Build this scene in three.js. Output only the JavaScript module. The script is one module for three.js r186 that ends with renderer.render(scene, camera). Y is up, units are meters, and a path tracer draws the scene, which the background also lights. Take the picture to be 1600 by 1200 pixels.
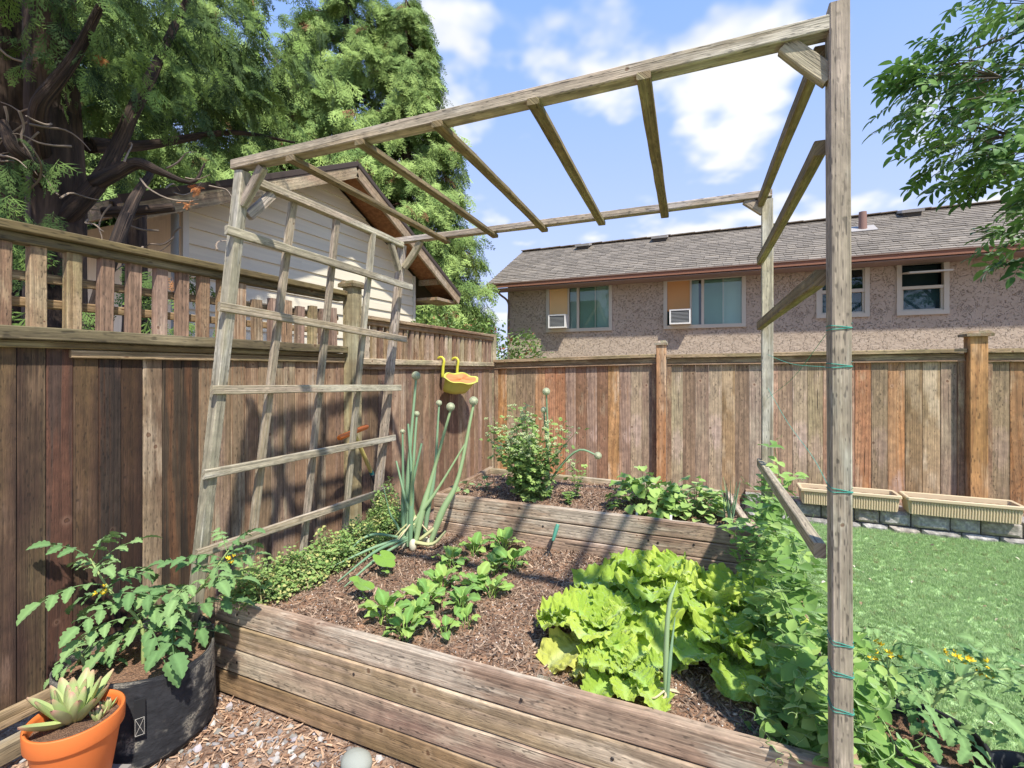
import * as THREE from 'three';
import { mergeGeometries } from 'three/addons/utils/BufferGeometryUtils.js';

// ---------- camera, sky, sun, exposure ----------
const scene = new THREE.Scene();
const camera = new THREE.PerspectiveCamera(76.95, 4 / 3, 0.05, 300);
camera.position.set(0, 1.45, 0);
camera.rotation.y = THREE.MathUtils.degToRad(23.2);
camera.setViewOffset(1600, 1200, 0, 23, 1600, 1200); // vertical shift lens: verticals stay upright
const renderer = new THREE.WebGLRenderer({ antialias: true });
renderer.toneMapping = THREE.LinearToneMapping;
renderer.toneMappingExposure = 1.62;
renderer.shadowMap.enabled = true;

const sunDir = new THREE.Vector3(1, 2.0, 0.9).normalize();
const sun = new THREE.DirectionalLight(new THREE.Color(1, 0.945, 0.86), 4.0);
sun.position.copy(sunDir).multiplyScalar(30).add(new THREE.Vector3(-1, 0, -5));
sun.target.position.set(-1, 0, -5);
sun.castShadow = true;
sun.shadow.mapSize.set(4096, 4096);
Object.assign(sun.shadow.camera, { left: -14, right: 14, top: 14, bottom: -14, near: 1, far: 70 });
sun.shadow.radius = 2.6;
scene.add(sun, sun.target);

// sky: blue air with drifting cumulus all round
function makeSky(W = 2048, H = 1024) {
  const data = new Float32Array(W * H * 4);
  const blobs = [ // cloud centres seen above the garden: pixel-free directions (x, y, z), angular size, weight
    [-.55, .66, -.9, .16, .5], [-.22, .69, -.98, .15, .45], [-.02, .66, -1.07, .14, .45], [-.22, .52, -.97, .15, .42], [-.30, .45, -.93, .1, .2],
    [.13, .62, -1.13, .09, .42], [.37, .47, -1.2, .06, .5], [.0, .39, -1.04, .16, .42], [.12, .34, -1.1, .1, .4], [.36, .33, -1.2, .08, .3],
    [-.35, .29, -.9, .28, .48], [-.1, .26, -1, .2, .38], [-.27, .5, -.95, .13, .3], [.5, .3, -1.3, .06, .25]].map(([x, y, z, r, w]) => { const l = Math.hypot(x, y, z); return [x / l, y / l, z / l, r, w]; });
  for (let j = 0; j < H; j++) {
    const el = ((j + 0.5) / H - 0.5) * Math.PI, y = Math.sin(el), c = Math.cos(el);
    for (let i = 0; i < W; i++) {
      const az = ((i + 0.5) / W - 0.5) * 2 * Math.PI, x = c * Math.cos(az), z = c * Math.sin(az), k = (j * W + i) * 4;
      const up = Math.max(y, 0), t = Math.pow(up, 0.62);
      let r = 0.58 - 0.52 * t, g = 0.62 - 0.39 * t, b = 0.78 - 0.13 * t;
      if (y > 0) {
        const s = 1 / (y + 0.16), px = x * s * 2.1, pz = z * s * 2.1;
        let d = fbm(px + 31, pz + 17, 6, 5) * 0.95 + 0.16 * fbm(px * 5 + 3, pz * 5, 3, 9) - 0.08;
        let add = -0.115;
        for (const [bx, by, bz, br, bw] of blobs) { const q = (1 - (x * bx + y * by + z * bz)) * 2 / (br * br * 0.6); if (q < 6) add += bw * 0.44 * Math.exp(-q); }
        d += Math.min(add, 0.26);
        let a = Math.min(1, Math.max(0, (d - 0.555) / 0.15)); a = a * a * (3 - 2 * a);
        const sh = 0.9 + 0.16 * fbm(px * 2.2 + 7, pz * 2.2 + 1, 4, 21);
        r += (0.67 * sh - r) * a * 0.95; g += (0.675 * sh - g) * a * 0.95; b += (0.69 * sh - b) * a * 0.95;
      } else { r = 0.5; g = 0.54; b = 0.6; }
      data[k] = r; data[k + 1] = g; data[k + 2] = b; data[k + 3] = 1;
    }
  }
  const t = new THREE.DataTexture(data, W, H, THREE.RGBAFormat, THREE.FloatType);
  t.mapping = THREE.EquirectangularReflectionMapping; t.magFilter = THREE.LinearFilter; t.needsUpdate = true;
  return t;
}
const sky = makeSky();
scene.background = sky; scene.environment = sky;
scene.environmentIntensity = 1; scene.backgroundIntensity = 1;

// ---------- numbers ----------
function hash(x, y, s) { let n = Math.imul(x | 0, 374761393) ^ Math.imul(y | 0, 668265263) ^ Math.imul(s | 0, 1274126177); n = Math.imul(n ^ (n >>> 13), 1103515245); n = Math.imul(n ^ (n >>> 16), 2246822519 | 0); return ((n ^ (n >>> 15)) >>> 0) / 4294967296; }
function vn(x, y, s = 0) {
  const xi = Math.floor(x), yi = Math.floor(y); let u = x - xi, v = y - yi; u = u * u * (3 - 2 * u); v = v * v * (3 - 2 * v);
  const a = hash(xi, yi, s), b = hash(xi + 1, yi, s), c = hash(xi, yi + 1, s), d = hash(xi + 1, yi + 1, s);
  return a + (b - a) * u + (c - a + (a - b - c + d) * u) * v;
}
function fbm(x, y, o = 4, s = 0) { let f = 0, a = 0.5, t = 0; for (let i = 0; i < o; i++) { f += a * vn(x, y, s + i * 13); t += a; a *= 0.5; x *= 2.03; y *= 2.03; } return f / t; }
function rng(seed) { let s = seed | 0; const r = () => { s = (s + 0x6d2b79f5) | 0; let t = Math.imul(s ^ (s >>> 15), 1 | s); t = (t + Math.imul(t ^ (t >>> 7), 61 | t)) ^ t; return ((t ^ (t >>> 14)) >>> 0) / 4294967296; }; r.b = (a, b) => a + (b - a) * r(); r.s = (a) => (r() * 2 - 1) * a; r.i = (n) => Math.floor(r() * n); return r; }
const V = (x, y, z) => new THREE.Vector3(x, y, z), PI = Math.PI, clamp = (x, a, b) => Math.min(b, Math.max(a, x)), mix = (a, b, t) => a + (b - a) * t;
const mix3 = (a, b, t) => [mix(a[0], b[0], t), mix(a[1], b[1], t), mix(a[2], b[2], t)];
const sstep = (a, b, x) => { const t = clamp((x - a) / (b - a), 0, 1); return t * t * (3 - 2 * t); };

// ---------- naming and grouping ----------
const taken = new Map();
function numbered(n) { const k = taken.get(n) || 0; taken.set(n, k + 1); return k ? `${n}_${String(k).padStart(3, '0')}` : n; }
function tag(o, label, category, group) { o.userData.label = label; o.userData.category = category; if (group) o.userData.group = group; return o; }
function thing(name, label, category, pos = [0, 0, 0], turn = 0, group) { const o = new THREE.Group(); o.name = numbered(name); o.position.set(...pos); o.rotation.y = turn; scene.add(o); return tag(o, label, category, group); }
function part(name, geo, mat, parent, m) { const o = new THREE.Mesh(geo, mat); o.name = name; o.castShadow = o.receiveShadow = true; if (m) { m.decompose(o.position, o.quaternion, o.scale); } parent.add(o); return o; }
function solo(name, geo, mat, label, category, group) { const o = part(numbered(name), geo, mat, scene); return tag(o, label, category, group); }
function structure(name, geo, mat) { const o = part(name, geo, mat, scene); o.userData.kind = 'structure'; return o; }
function stuffPart(name, geo, mat, mats, cols, parent) {
  const o = new THREE.InstancedMesh(geo, mat, mats.length); o.name = name; o.castShadow = o.receiveShadow = true; o.userData.kind = 'stuff';
  mats.forEach((m, i) => o.setMatrixAt(i, m)); if (cols) cols.forEach((c, i) => o.setColorAt(i, c)); parent.add(o); return o;
}
const E3 = new THREE.Euler(), Q = () => new THREE.Quaternion();
function M4(p, yaw = 0, pitch = 0, roll = 0, s = 1) { const q = Q().setFromEuler(new THREE.Euler(-pitch, yaw, roll, 'YXZ')); return new THREE.Matrix4().compose(p, q, typeof s === 'number' ? V(s, s, s) : s); }

// ---------- geometry ----------
function fromArrays(pos, idx, uv, col) {
  const g = new THREE.BufferGeometry(); g.setAttribute('position', new THREE.Float32BufferAttribute(pos, 3));
  g.setAttribute('uv', new THREE.Float32BufferAttribute(uv || new Float32Array(pos.length / 3 * 2), 2)); if (col) g.setAttribute('color', new THREE.Float32BufferAttribute(col, 3));
  g.setIndex(idx); g.computeVertexNormals(); return g;
}
const merge = (list) => list.length === 1 ? list[0] : mergeGeometries(list.map((g) => (g.index ? g.toNonIndexed() : g)).map((g) => { for (const k of Object.keys(g.attributes)) if (!['position', 'normal', 'uv', 'color'].includes(k)) g.deleteAttribute(k); return g; }));
function box(w, h, d, x = 0, y = 0, z = 0) { const g = new THREE.BoxGeometry(w, h, d); g.translate(x, y, z); return g; }
// a polygon of [z, y] points drawn out along x
function prismX(pts, x0, x1) { const g = new THREE.ExtrudeGeometry(new THREE.Shape(pts.map(([z, y]) => new THREE.Vector2(-z, y))), { depth: x1 - x0, bevelEnabled: false }); g.rotateY(PI / 2); g.translate(x0, 0, 0); return g; }
// chamfered bar: length on y, width on x, thickness on z; one strip of a wood texture runs along it
function plank(L, w, t, { strip = 0, strips = 16, v0 = 0, vm = 2.6, c = 0.003, n = 1, bow = 0, cup = 0, seed = 1, rough = 0 } = {}) {
  const P = [[-w / 2 + c, -t / 2], [w / 2 - c, -t / 2], [w / 2, -t / 2 + c], [w / 2, t / 2 - c], [w / 2 - c, t / 2], [-w / 2 + c, t / 2], [-w / 2, t / 2 - c], [-w / 2, -t / 2 + c]];
  const pos = [], uv = [], idx = [], r = rng(seed);
  const put = (x, y, z) => { const k = y / L + 0.5; pos.push(x + rough * (vn(y * 9, x * 40, seed) - 0.5), y, z + bow * Math.sin(PI * k) + cup * (k - 0.5) ** 2); uv.push((strip + 0.03 + 0.94 * clamp((x + w / 2 + z + t / 2) / (w + t), 0, 1)) / strips, (v0 + y + L / 2) / vm); };
  for (let i = 0; i < 8; i++) { // each side has its own vertices so that the edges stay crisp
    const a = P[i], b = P[(i + 1) % 8], s = pos.length / 3;
    for (let k = 0; k <= n; k++) { const y = -L / 2 + L * k / n; put(a[0], y, a[1]); put(b[0], y, b[1]); }
    for (let k = 0; k < n; k++) { const o = s + 2 * k; idx.push(o, o + 2, o + 1, o + 1, o + 2, o + 3); }
  }
  for (const e of [-1, 1]) { const s = pos.length / 3; for (const a of P) put(a[0], e * L / 2, a[1]); for (let i = 1; i < 7; i++) e > 0 ? idx.push(s, s + i + 1, s + i) : idx.push(s, s + i, s + i + 1); }
  const g = fromArrays(pos, idx, uv); return g;
}
// a plank from p to q, its thickness along hint
function beam(name, parent, p, q, w, t, hint, mat, o = {}) {
  const y = V().subVectors(q, p), L = y.length(); y.normalize(); const z = hint.clone().addScaledVector(y, -hint.dot(y)).normalize(), x = V().crossVectors(y, z);
  const m = part(name, plank(L, w, t, o), mat, parent); m.quaternion.setFromRotationMatrix(new THREE.Matrix4().makeBasis(x, y, z)); m.position.copy(p).add(q).multiplyScalar(0.5); return m;
}
function tube(pts, rad, { seg = 10, n = 6, cap = true, bark = 0, seed = 1 } = {}) {
  const c = new THREE.CatmullRomCurve3(pts), P = c.getPoints(seg), pos = [], uv = [], idx = []; let up = Math.abs(P[1].y - P[0].y) > 0.9 * P[1].distanceTo(P[0]) ? V(1, 0, 0) : V(0, 1, 0); let len = 0;
  const R = (t) => { if (typeof rad === 'number') return rad; const f = t * (rad.length - 1), i = Math.min(Math.floor(f), rad.length - 2); return mix(rad[i], rad[i + 1], f - i); };
  for (let i = 0; i <= seg; i++) {
    const d = V().subVectors(P[Math.min(i + 1, seg)], P[Math.max(i - 1, 0)]).normalize(), sx = V().crossVectors(d, up).normalize(); up = V().crossVectors(sx, d).normalize(); if (i) len += P[i].distanceTo(P[i - 1]);
    for (let k = 0; k <= n; k++) { const a = k / n * 2 * PI; let r = R(i / seg); if (bark) r *= 1 + bark * (vn(Math.cos(a) * 3 + 9, Math.sin(a) * 3 + len * 2, seed) - 0.5); pos.push(...P[i].clone().addScaledVector(sx, Math.cos(a) * r).addScaledVector(up, Math.sin(a) * r).toArray()); uv.push(k / n, len); }
  }
  for (let i = 0; i < seg; i++) for (let k = 0; k < n; k++) { const a = i * (n + 1) + k, b = a + n + 1; idx.push(a, a + 1, b, b, a + 1, b + 1); }
  if (cap) for (const e of [0, seg]) { const s = pos.length / 3; pos.push(...P[e].toArray()); uv.push(0.5, e ? len : 0); const o = e * (n + 1); for (let k = 0; k < n; k++) e ? idx.push(s, o + k, o + k + 1) : idx.push(s, o + k + 1, o + k); }
  return fromArrays(pos, idx, uv);
}
// leaf: stalk end at origin, pointing +z, face up; width(t), droop (radians along the length), fold, ruffle
function leaf(L, width, { nu = 8, nv = 4, a0 = 0, droop = 0.6, fold = 0.25, ruf = 0, rf = 9, seed = 1, stalk = 0, sw = 0.004, rib = null, base = [1, 1, 1], edge = null, lobe = 0, lf = 7, frill = 0 } = {}) {
  const pos = [], uv = [], idx = [], col = []; let y = 0, z = 0, a = a0; const r0 = seed * 7.13;
  for (let i = 0; i <= nu; i++) {
    const t = i / nu; let hw = width(t); hw *= frill ? 1 + lobe * (Math.sin(t * PI * lf + seed) * 0.5 + 0.7 * (vn(t * 26, seed, 9) - 0.5)) : 1 + lobe * (Math.abs(Math.sin(t * PI * lf + seed)) - 0.5);
    for (let k = 0; k <= nv; k++) {
      const s = k / nv * 2 - 1, e = Math.abs(s), x = s * hw * (1 - 0.12 * fold * e), rz = ruf * Math.pow(e, 1.6) * (Math.sin(t * rf * PI + s * 2 + r0) + 0.6 * Math.sin(t * rf * 2.3 * PI + r0 * 2 + s * 3)) + ruf * 0.5 * (vn(t * 7 + r0, s * 3 + 5, seed) - 0.5) + frill * (fbm(t * 13 + r0, s * 6 + 5, 2, seed) - 0.5) * (0.4 + e);
      const lift = hw * fold * e + rz; pos.push(x, y + lift * Math.cos(a), z - lift * Math.sin(a)); uv.push(s * 0.5 + 0.5, t);
      let c = base; if (rib) c = mix3(rib, base, sstep(0.05, 0.3, e)); if (edge) c = mix3(c, edge, sstep(0.6, 1, e)); col.push(...c);
    }
    const st = L / nu; y += Math.sin(a) * st; z += Math.cos(a) * st; a -= droop / nu;
  }
  const w = nv + 1; for (let i = 0; i < nu; i++) for (let k = 0; k < nv; k++) { const p = i * w + k; idx.push(p, p + w, p + 1, p + 1, p + w, p + w + 1); }
  return fromArrays(pos, idx, uv, col);
}
const ovate = (W, p = 0.75) => (t) => W * Math.pow(Math.max(0, Math.sin(PI * Math.pow(clamp(t, 0, 1), p))), 0.8) + 0.0004;

// ---------- textures ----------
function tex(W, H, fn, srgb = true, rx = 1, ry = 1) {
  const d = new Uint8Array(W * H * 4); for (let j = 0; j < H; j++) for (let i = 0; i < W; i++) { const c = fn(i / W, j / H, i, j), k = (j * W + i) * 4; if (typeof c === 'number') d[k] = d[k + 1] = d[k + 2] = clamp(c * 255, 0, 255); else { d[k] = clamp(c[0], 0, 255); d[k + 1] = clamp(c[1], 0, 255); d[k + 2] = clamp(c[2], 0, 255); } d[k + 3] = 255; }
  const t = new THREE.DataTexture(d, W, H); t.wrapS = t.wrapT = THREE.RepeatWrapping; t.magFilter = THREE.LinearFilter; t.minFilter = THREE.LinearMipmapLinearFilter; t.generateMipmaps = true; if (srgb) t.colorSpace = THREE.SRGBColorSpace; t.repeat.set(rx, ry); t.needsUpdate = true; return t;
}
// many boards side by side: strips of grain with rings, knots, weather streaks
function woodAtlas(pals, W, H, Lm, wm, seed, o = {}) {
  const n = pals.length, sw = W / n, kn = pals.map((p, i) => { const r = rng(seed * 91 + i * 7), k = []; for (let q = r.i((o.knots ?? 3) + 1); q > 0; q--) k.push([r.b(0.12, 0.88), r.b(0.02, 0.98) * Lm, r.b(0.0035, o.kr ?? 0.009)]); return k; });
  const hgt = new Float32Array(W * H);
  const map = tex(W, H, (uu, vv, i, j) => {
    const s = Math.min(n - 1, Math.floor(i / sw)), u = i / sw - s, y = vv * Lm, p = pals[s], sd = seed + s * 29; let q = u, kd = 9, halo = 0;
    for (const [kx, ky, kr] of kn[s]) { const dx = (u - kx) * wm, dy = (y - ky) * 0.55, d = Math.hypot(dx, dy) / kr; if (d < 7) { q += 0.9 * kr / wm * Math.sign(dx || 1) * Math.exp(-d * 0.7); } const d2 = Math.hypot(dx, (y - ky) * 0.8) / kr; if (d2 < kd) kd = d2; }
    const wav = fbm(u * 1.1 + s * 9, y * 0.8, 2, sd), fr = ((q + 0.6 * wav) * p.n + 0.3 * vn(u * 2 + 3, y * 3, sd + 3) + 9) % 1, late = sstep(0.35, 0.93, fr) * (1 - sstep(0.93, 1, fr)), fine = vn(u * 38 + s * 50, y * 6, sd + 5) * 0.55 + vn(u * 61, y * 26, sd + 6) * 0.45;
    const streak = vn(u * 7 + s * 11, y * 0.7, sd + 8), blot = fbm(u * 0.9 + s * 11, y * 1.9, 5, sd + 10), patch = fbm(u * 1.5 + s * 5, y * 3.2, 5, sd + 12);
    let c = mix3(p.dark, p.base, clamp(0.6 + 1.5 * (blot - 0.5) + 0.22 * (streak - 0.5) + 0.16 * (fine - 0.5), 0, 1));
    c = mix3(c, p.pale, sstep(p.pt ?? 0.55, (p.pt ?? 0.55) + 0.2, patch + 0.14 * (fine - 0.5)) * (p.pa ?? 0.8));
    if (p.acc) c = mix3(c, p.acc, sstep(0.48, 0.72, fbm(u * 2 + 40, y * 1.3 + s * 3, 4, sd + 20) + 0.2 * (late - 0.5)) * 0.7);
    const fleck = vn(u * 30 + s * 70, y * 55, sd + 50), mot = fbm(u * 4 + s * 13, y * 24, 3, sd + 60), f = (0.97 + 0.14 * (fine - 0.5) - (p.rc ?? 0.13) * late) * (1 - 0.3 * sstep(0.66, 0.95, fleck) * sstep(0.4, 0.65, streak) + 0.07 * sstep(0.3, 0.1, fleck)) * (0.86 + 0.3 * mot); c = [c[0] * f, c[1] * f, c[2] * f];
    if (kd < 3.6) { kd += 0.5 * (vn(u * 30, y * 90, sd + 40) - 0.5); if (kd < 1) c = mix3(c, [104, 74, 54], 0.75 - 0.3 * sstep(0.3, 0.9, (kd * 3.2) % 1)); else c = mix3(c, mix3(p.pale, [200, 176, 148], 0.4), 0.5 * sstep(3.6, 1.2, kd) * (0.5 + 0.5 * fine)); if (kd > 0.8 && kd < 1.2) c = mix3(c, p.dark, 0.6); }
    const crack = vn(u * 26 + s * 31, y * 1.9, sd + 30) > 0.955 && vn(u * 3, y * 1.3, sd + 31) > 0.5 ? 0.62 : 1;
    hgt[j * W + i] = clamp(0.55 + 0.35 * (fine - 0.5) - 0.2 * late - (kd < 1 ? 0.15 : 0) - (crack < 1 ? 0.35 : 0) + 0.3 * (mot - 0.5) - 0.2 * sstep(0.7, 0.9, fleck), 0, 1);
    return [c[0] * crack, c[1] * crack, c[2] * crack];
  });
  const bump = tex(W, H, (a, b, i, j) => hgt[j * W + i], false);
  return { map, bump };
}
function woodMat(a, color = 0xffffff, bs = 0.0025) { return new THREE.MeshStandardMaterial({ map: a.map, bumpMap: a.bump, bumpScale: bs, roughness: 0.88, color }); }
const pick = (r, l) => l[r.i(l.length)];

const rp = rng(5), jit = (c, a) => c.map((v) => v + rp.s(a));
// left fence: strips 0-7 dark stained cedar, 8-15 bleached cedar
const leftPals = []; for (let i = 0; i < 16; i++) leftPals.push(i < 8
  ? { base: jit([109, 84, 67], 10), dark: jit([60, 47, 39], 6), pale: jit([142, 118, 95], 8), acc: i % 3 === 1 ? [132, 92, 63] : i % 3 === 2 ? [85, 72, 65] : null, n: 3 + rp.i(4), pt: 0.6, pa: 0.55 }
  : { base: jit([171, 146, 121], 6), dark: jit([126, 103, 81], 6), pale: jit([185, 163, 140], 6), acc: i % 4 === 1 ? [167, 128, 94] : null, n: 3 + rp.i(5), pt: 0.52, pa: 0.8 });
leftPals[3] = { base: [165, 142, 112], dark: [97, 74, 57], pale: [177, 156, 130], n: 4, pt: 0.45, pa: 0.9 };
const leftWood = woodAtlas(leftPals, 2048, 1024, 1.6, 0.1, 11, { knots: 3, kr: 0.008 });
const backPals = []; for (let i = 0; i < 16; i++) backPals.push({ base: jit([[196, 165, 133], [189, 164, 138], [199, 158, 114], [186, 165, 142]][i % 4], 7), dark: jit([[152, 122, 93], [147, 122, 101], [162, 114, 76], [148, 128, 107]][i % 4], 7), pale: jit([206, 184, 160], 6), acc: i % 4 === 2 ? [203, 143, 91] : i % 8 === 1 ? [196, 146, 99] : null, n: 3 + rp.i(6), pt: 0.55, pa: 0.7 });
const backWood = woodAtlas(backPals, 2048, 1024, 1.5, 0.13, 23, { knots: 3 });
// lumber: 0-7 bleached grey arbor wood, 8-13 planter timber, 14-15 greenish weathered rails
const lumPals = []; for (let i = 0; i < 16; i++) lumPals.push(i < 8 ? { base: jit([188, 178, 155], 6), dark: jit([147, 137, 115], 6), pale: jit([200, 193, 176], 5), acc: i % 3 === 2 ? [178, 158, 124] : null, n: 2 + rp.i(4), pt: 0.5, pa: 0.7 }
  : i < 14 ? { base: jit([192, 173, 143], 6), dark: jit([141, 121, 94], 6), pale: jit([209, 193, 166], 6), acc: i % 3 === 0 ? [171, 147, 111] : null, n: 3 + rp.i(4), pt: 0.52, pa: 0.75 }
    : { base: jit([159, 148, 116], 8), dark: jit([110, 100, 77], 8), pale: jit([182, 171, 143], 8), acc: [143, 139, 99], n: 3, pt: 0.55, pa: 0.7 });
const lumber = woodAtlas(lumPals, 2048, 1536, 2.6, 0.1, 37, { knots: 3, kr: 0.006 });
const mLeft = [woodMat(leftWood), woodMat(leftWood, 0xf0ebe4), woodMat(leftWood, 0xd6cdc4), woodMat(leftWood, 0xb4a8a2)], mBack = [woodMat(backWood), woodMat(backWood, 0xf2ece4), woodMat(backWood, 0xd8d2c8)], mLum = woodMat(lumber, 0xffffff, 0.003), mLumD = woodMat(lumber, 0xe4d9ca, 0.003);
const mMoss = woodMat(lumber, 0xc9c0a2, 0.003), mPost = woodMat(lumber, 0xf6f6e4, 0.002);
const plain = (c, r = 0.7, o = {}) => new THREE.MeshStandardMaterial({ color: c, roughness: r, ...o });
const leafMat = (c, tr = 0.35, o = {}) => new THREE.MeshPhysicalMaterial({ color: c, roughness: 1, transmission: tr, thickness: 0, side: THREE.DoubleSide, ior: 1.3, ...o });
const lin = (r, g, b) => new THREE.Color().setRGB(r, g, b);

// ---------- ground ----------
const gy = (x, z) => 0.16 * sstep(-1.2, -4.7, z);
function sheet(x0, x1, z0, z1, nx, nz, yf, uvs = 1) {
  const pos = [], uv = [], idx = []; for (let j = 0; j <= nz; j++) for (let i = 0; i <= nx; i++) { const x = mix(x0, x1, i / nx), z = mix(z0, z1, j / nz); pos.push(x, yf(x, z), z); uv.push(x * uvs, z * uvs); }
  for (let j = 0; j < nz; j++) for (let i = 0; i < nx; i++) { const a = j * (nx + 1) + i, b = a + nx + 1; idx.push(a, b, a + 1, a + 1, b, b + 1); }
  return fromArrays(pos, idx, uv);
}
const tSoil = tex(1024, 1024, (u, v, i, j) => { const f = fbm(u * 90, v * 90, 3, 3), g = fbm(u * 14, v * 14, 4, 6), p = hash(i >> 1, j >> 1, 8); let c = mix3([98, 72, 56], [170, 134, 104], clamp(0.2 + g * 0.7 + (f - 0.5) * 1.1, 0, 1)); if (p > 0.992) c = mix3(c, [216, 206, 192], 0.7); else if (p > 0.9) c = mix3(c, [158, 116, 84], 0.6); return c; });
const bSoil = tex(1024, 1024, (u, v) => fbm(u * 80, v * 80, 4, 3) * 0.7 + 0.3 * fbm(u * 14, v * 14, 3, 6), false);
const mSoil = new THREE.MeshStandardMaterial({ map: tSoil, bumpMap: bSoil, bumpScale: 0.02, roughness: 1 });
const tDirt = tex(1024, 1024, (u, v, i, j) => { const f = fbm(u * 70, v * 70, 3, 13), g = fbm(u * 8, v * 8, 4, 16); let c = mix3([104, 80, 64], [172, 146, 124], clamp(g + (f - 0.5) * 1.2, 0, 1)); const p = hash(i >> 2, j >> 2, 8); if (p > 0.93) c = mix3(c, [176, 172, 166], 0.7); return c; });
const mDirt = new THREE.MeshStandardMaterial({ map: tDirt, bumpMap: bSoil, bumpScale: 0.02, roughness: 1 });
{
  const far = (x, z) => gy(x, z) - 0.012; const g = sheet(-60, 60, -80, 40, 240, 480, far, 1);
  structure('ground', g, mDirt);
  const tTurf = tex(512, 512, (u, v) => { const f = fbm(u * 60, v * 60, 3, 4), g2 = fbm(u * 5, v * 5, 4, 2); return mix3([150, 182, 116], [182, 208, 150], clamp(0.7 * f + 0.5 * g2 - 0.1, 0, 1)); });
  structure('lawn', sheet(0.42, 7, -4.72, 3, 30, 40, (x, z) => gy(x, z) + 0.004, 1), new THREE.MeshStandardMaterial({ map: tTurf, roughness: 1 }));
  const r = rng(41), pos = [], idx = [], uv = []; // one tuft of turf blades
  for (let k = 0; k < 14; k++) { const a = r() * 2 * PI, d = r() * 0.014, x = Math.cos(a) * d, z = Math.sin(a) * d, h = r.b(0.012, 0.026), w = 0.0009, lx = r.s(0.014), lz = r.s(0.014), b = r() * PI, s = pos.length / 3; pos.push(x - Math.cos(b) * w, 0, z - Math.sin(b) * w, x + Math.cos(b) * w, 0, z + Math.sin(b) * w, x + lx * 0.5 - Math.cos(b) * w, h * 0.65, z + lz * 0.5 - Math.sin(b) * w, x + lx * 0.5 + Math.cos(b) * w, h * 0.65, z + lz * 0.5 + Math.sin(b) * w, x + lx, h, z + lz); idx.push(s, s + 1, s + 2, s + 2, s + 1, s + 3, s + 2, s + 3, s + 4); uv.push(0, 0, 1, 0, 0, .6, 1, .6, .5, 1); }
  const mats = [], cols = []; const add = (x0, x1, z0, z1, den) => { for (let n = (x1 - x0) * (z1 - z0) * den; n > 0; n--) { const x = r.b(x0, x1), z = r.b(z0, z1); mats.push(M4(V(x, gy(x, z) + 0.003, z), r() * 6.3, 0, 0, r.b(0.7, 1.25))); const f = clamp(0.25 + fbm(x * 3, z * 3, 3, 5) * 0.6 + r.s(0.14), 0, 1); cols.push(lin(...(r() < 0.025 ? [0.36, 0.33, 0.16] : mix3([0.31, 0.46, 0.18], [0.46, 0.61, 0.3], f)))); } };
  add(0.42, 3.4, -4.71, -0.9, 5200); add(3.4, 6.5, -4.71, 1, 500); add(0.42, 3.4, -0.9, 1, 900);
  const o = stuffPart('grass', fromArrays(pos, idx, uv), leafMat(0xffffff, 0.3), mats, cols, scene); tag(o, 'short green lawn turf beside the raised beds', 'grass');
}
// chips of bark and small stones on the path, crumbs in the beds
function crumb(seed, flat) { const g = new THREE.IcosahedronGeometry(1, 0), p = g.attributes.position, r = rng(seed), m = new Map(); for (let i = 0; i < p.count; i++) { const k = [p.getX(i), p.getY(i), p.getZ(i)].map((v) => v.toFixed(2)).join(); if (!m.has(k)) m.set(k, r.b(0.65, 1.2)); const s = m.get(k); p.setXYZ(i, p.getX(i) * s, p.getY(i) * s * flat, p.getZ(i) * s); } g.computeVertexNormals(); return g; }
const mCrumb = plain(0xffffff, 0.95);
{
  const r = rng(77), chip = [], chipC = [], st = [], stC = [];
  for (let i = 0; i < 9000; i++) { const x = r.b(-2.4, 0.25), z = r.b(-1.47, -0.2); const l = r.b(0.006, 0.03); chip.push(new THREE.Matrix4().compose(V(x, gy(x, z) - 0.008 + r() * 0.012, z), Q().setFromEuler(new THREE.Euler(r.s(0.5), r() * 6.3, r.s(0.5))), V(l, 0.0025 + r() * 0.002, r.b(0.0015, 0.006)))); chipC.push(lin(...mix3([0.2, 0.1, 0.055], [0.62, 0.42, 0.27], r()))); }
  for (let i = 0; i < 2600; i++) { const x = r.b(-2.4, 0.25), z = r.b(-1.47, -0.2), s = r.b(0.004, 0.02); st.push(new THREE.Matrix4().compose(V(x, gy(x, z) - 0.012 + s * 0.3, z), Q().setFromEuler(new THREE.Euler(r.s(0.6), r() * 6.3, r.s(0.6))), V(s, s * 0.7, s * 0.8))); const g = r.b(0.2, 0.55); stC.push(lin(g, g * r.b(0.9, 0.98), g * r.b(0.82, 0.95))); }
  tag(stuffPart('bark_mulch', crumb(3, 1), mCrumb, chip, chipC, scene), 'orange brown shredded bark scattered on the path', 'mulch');
  tag(stuffPart('gravel', crumb(9, 0.8), mCrumb, st, stC, scene), 'grey and white gravel strewn among the bark', 'gravel');
}

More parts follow.
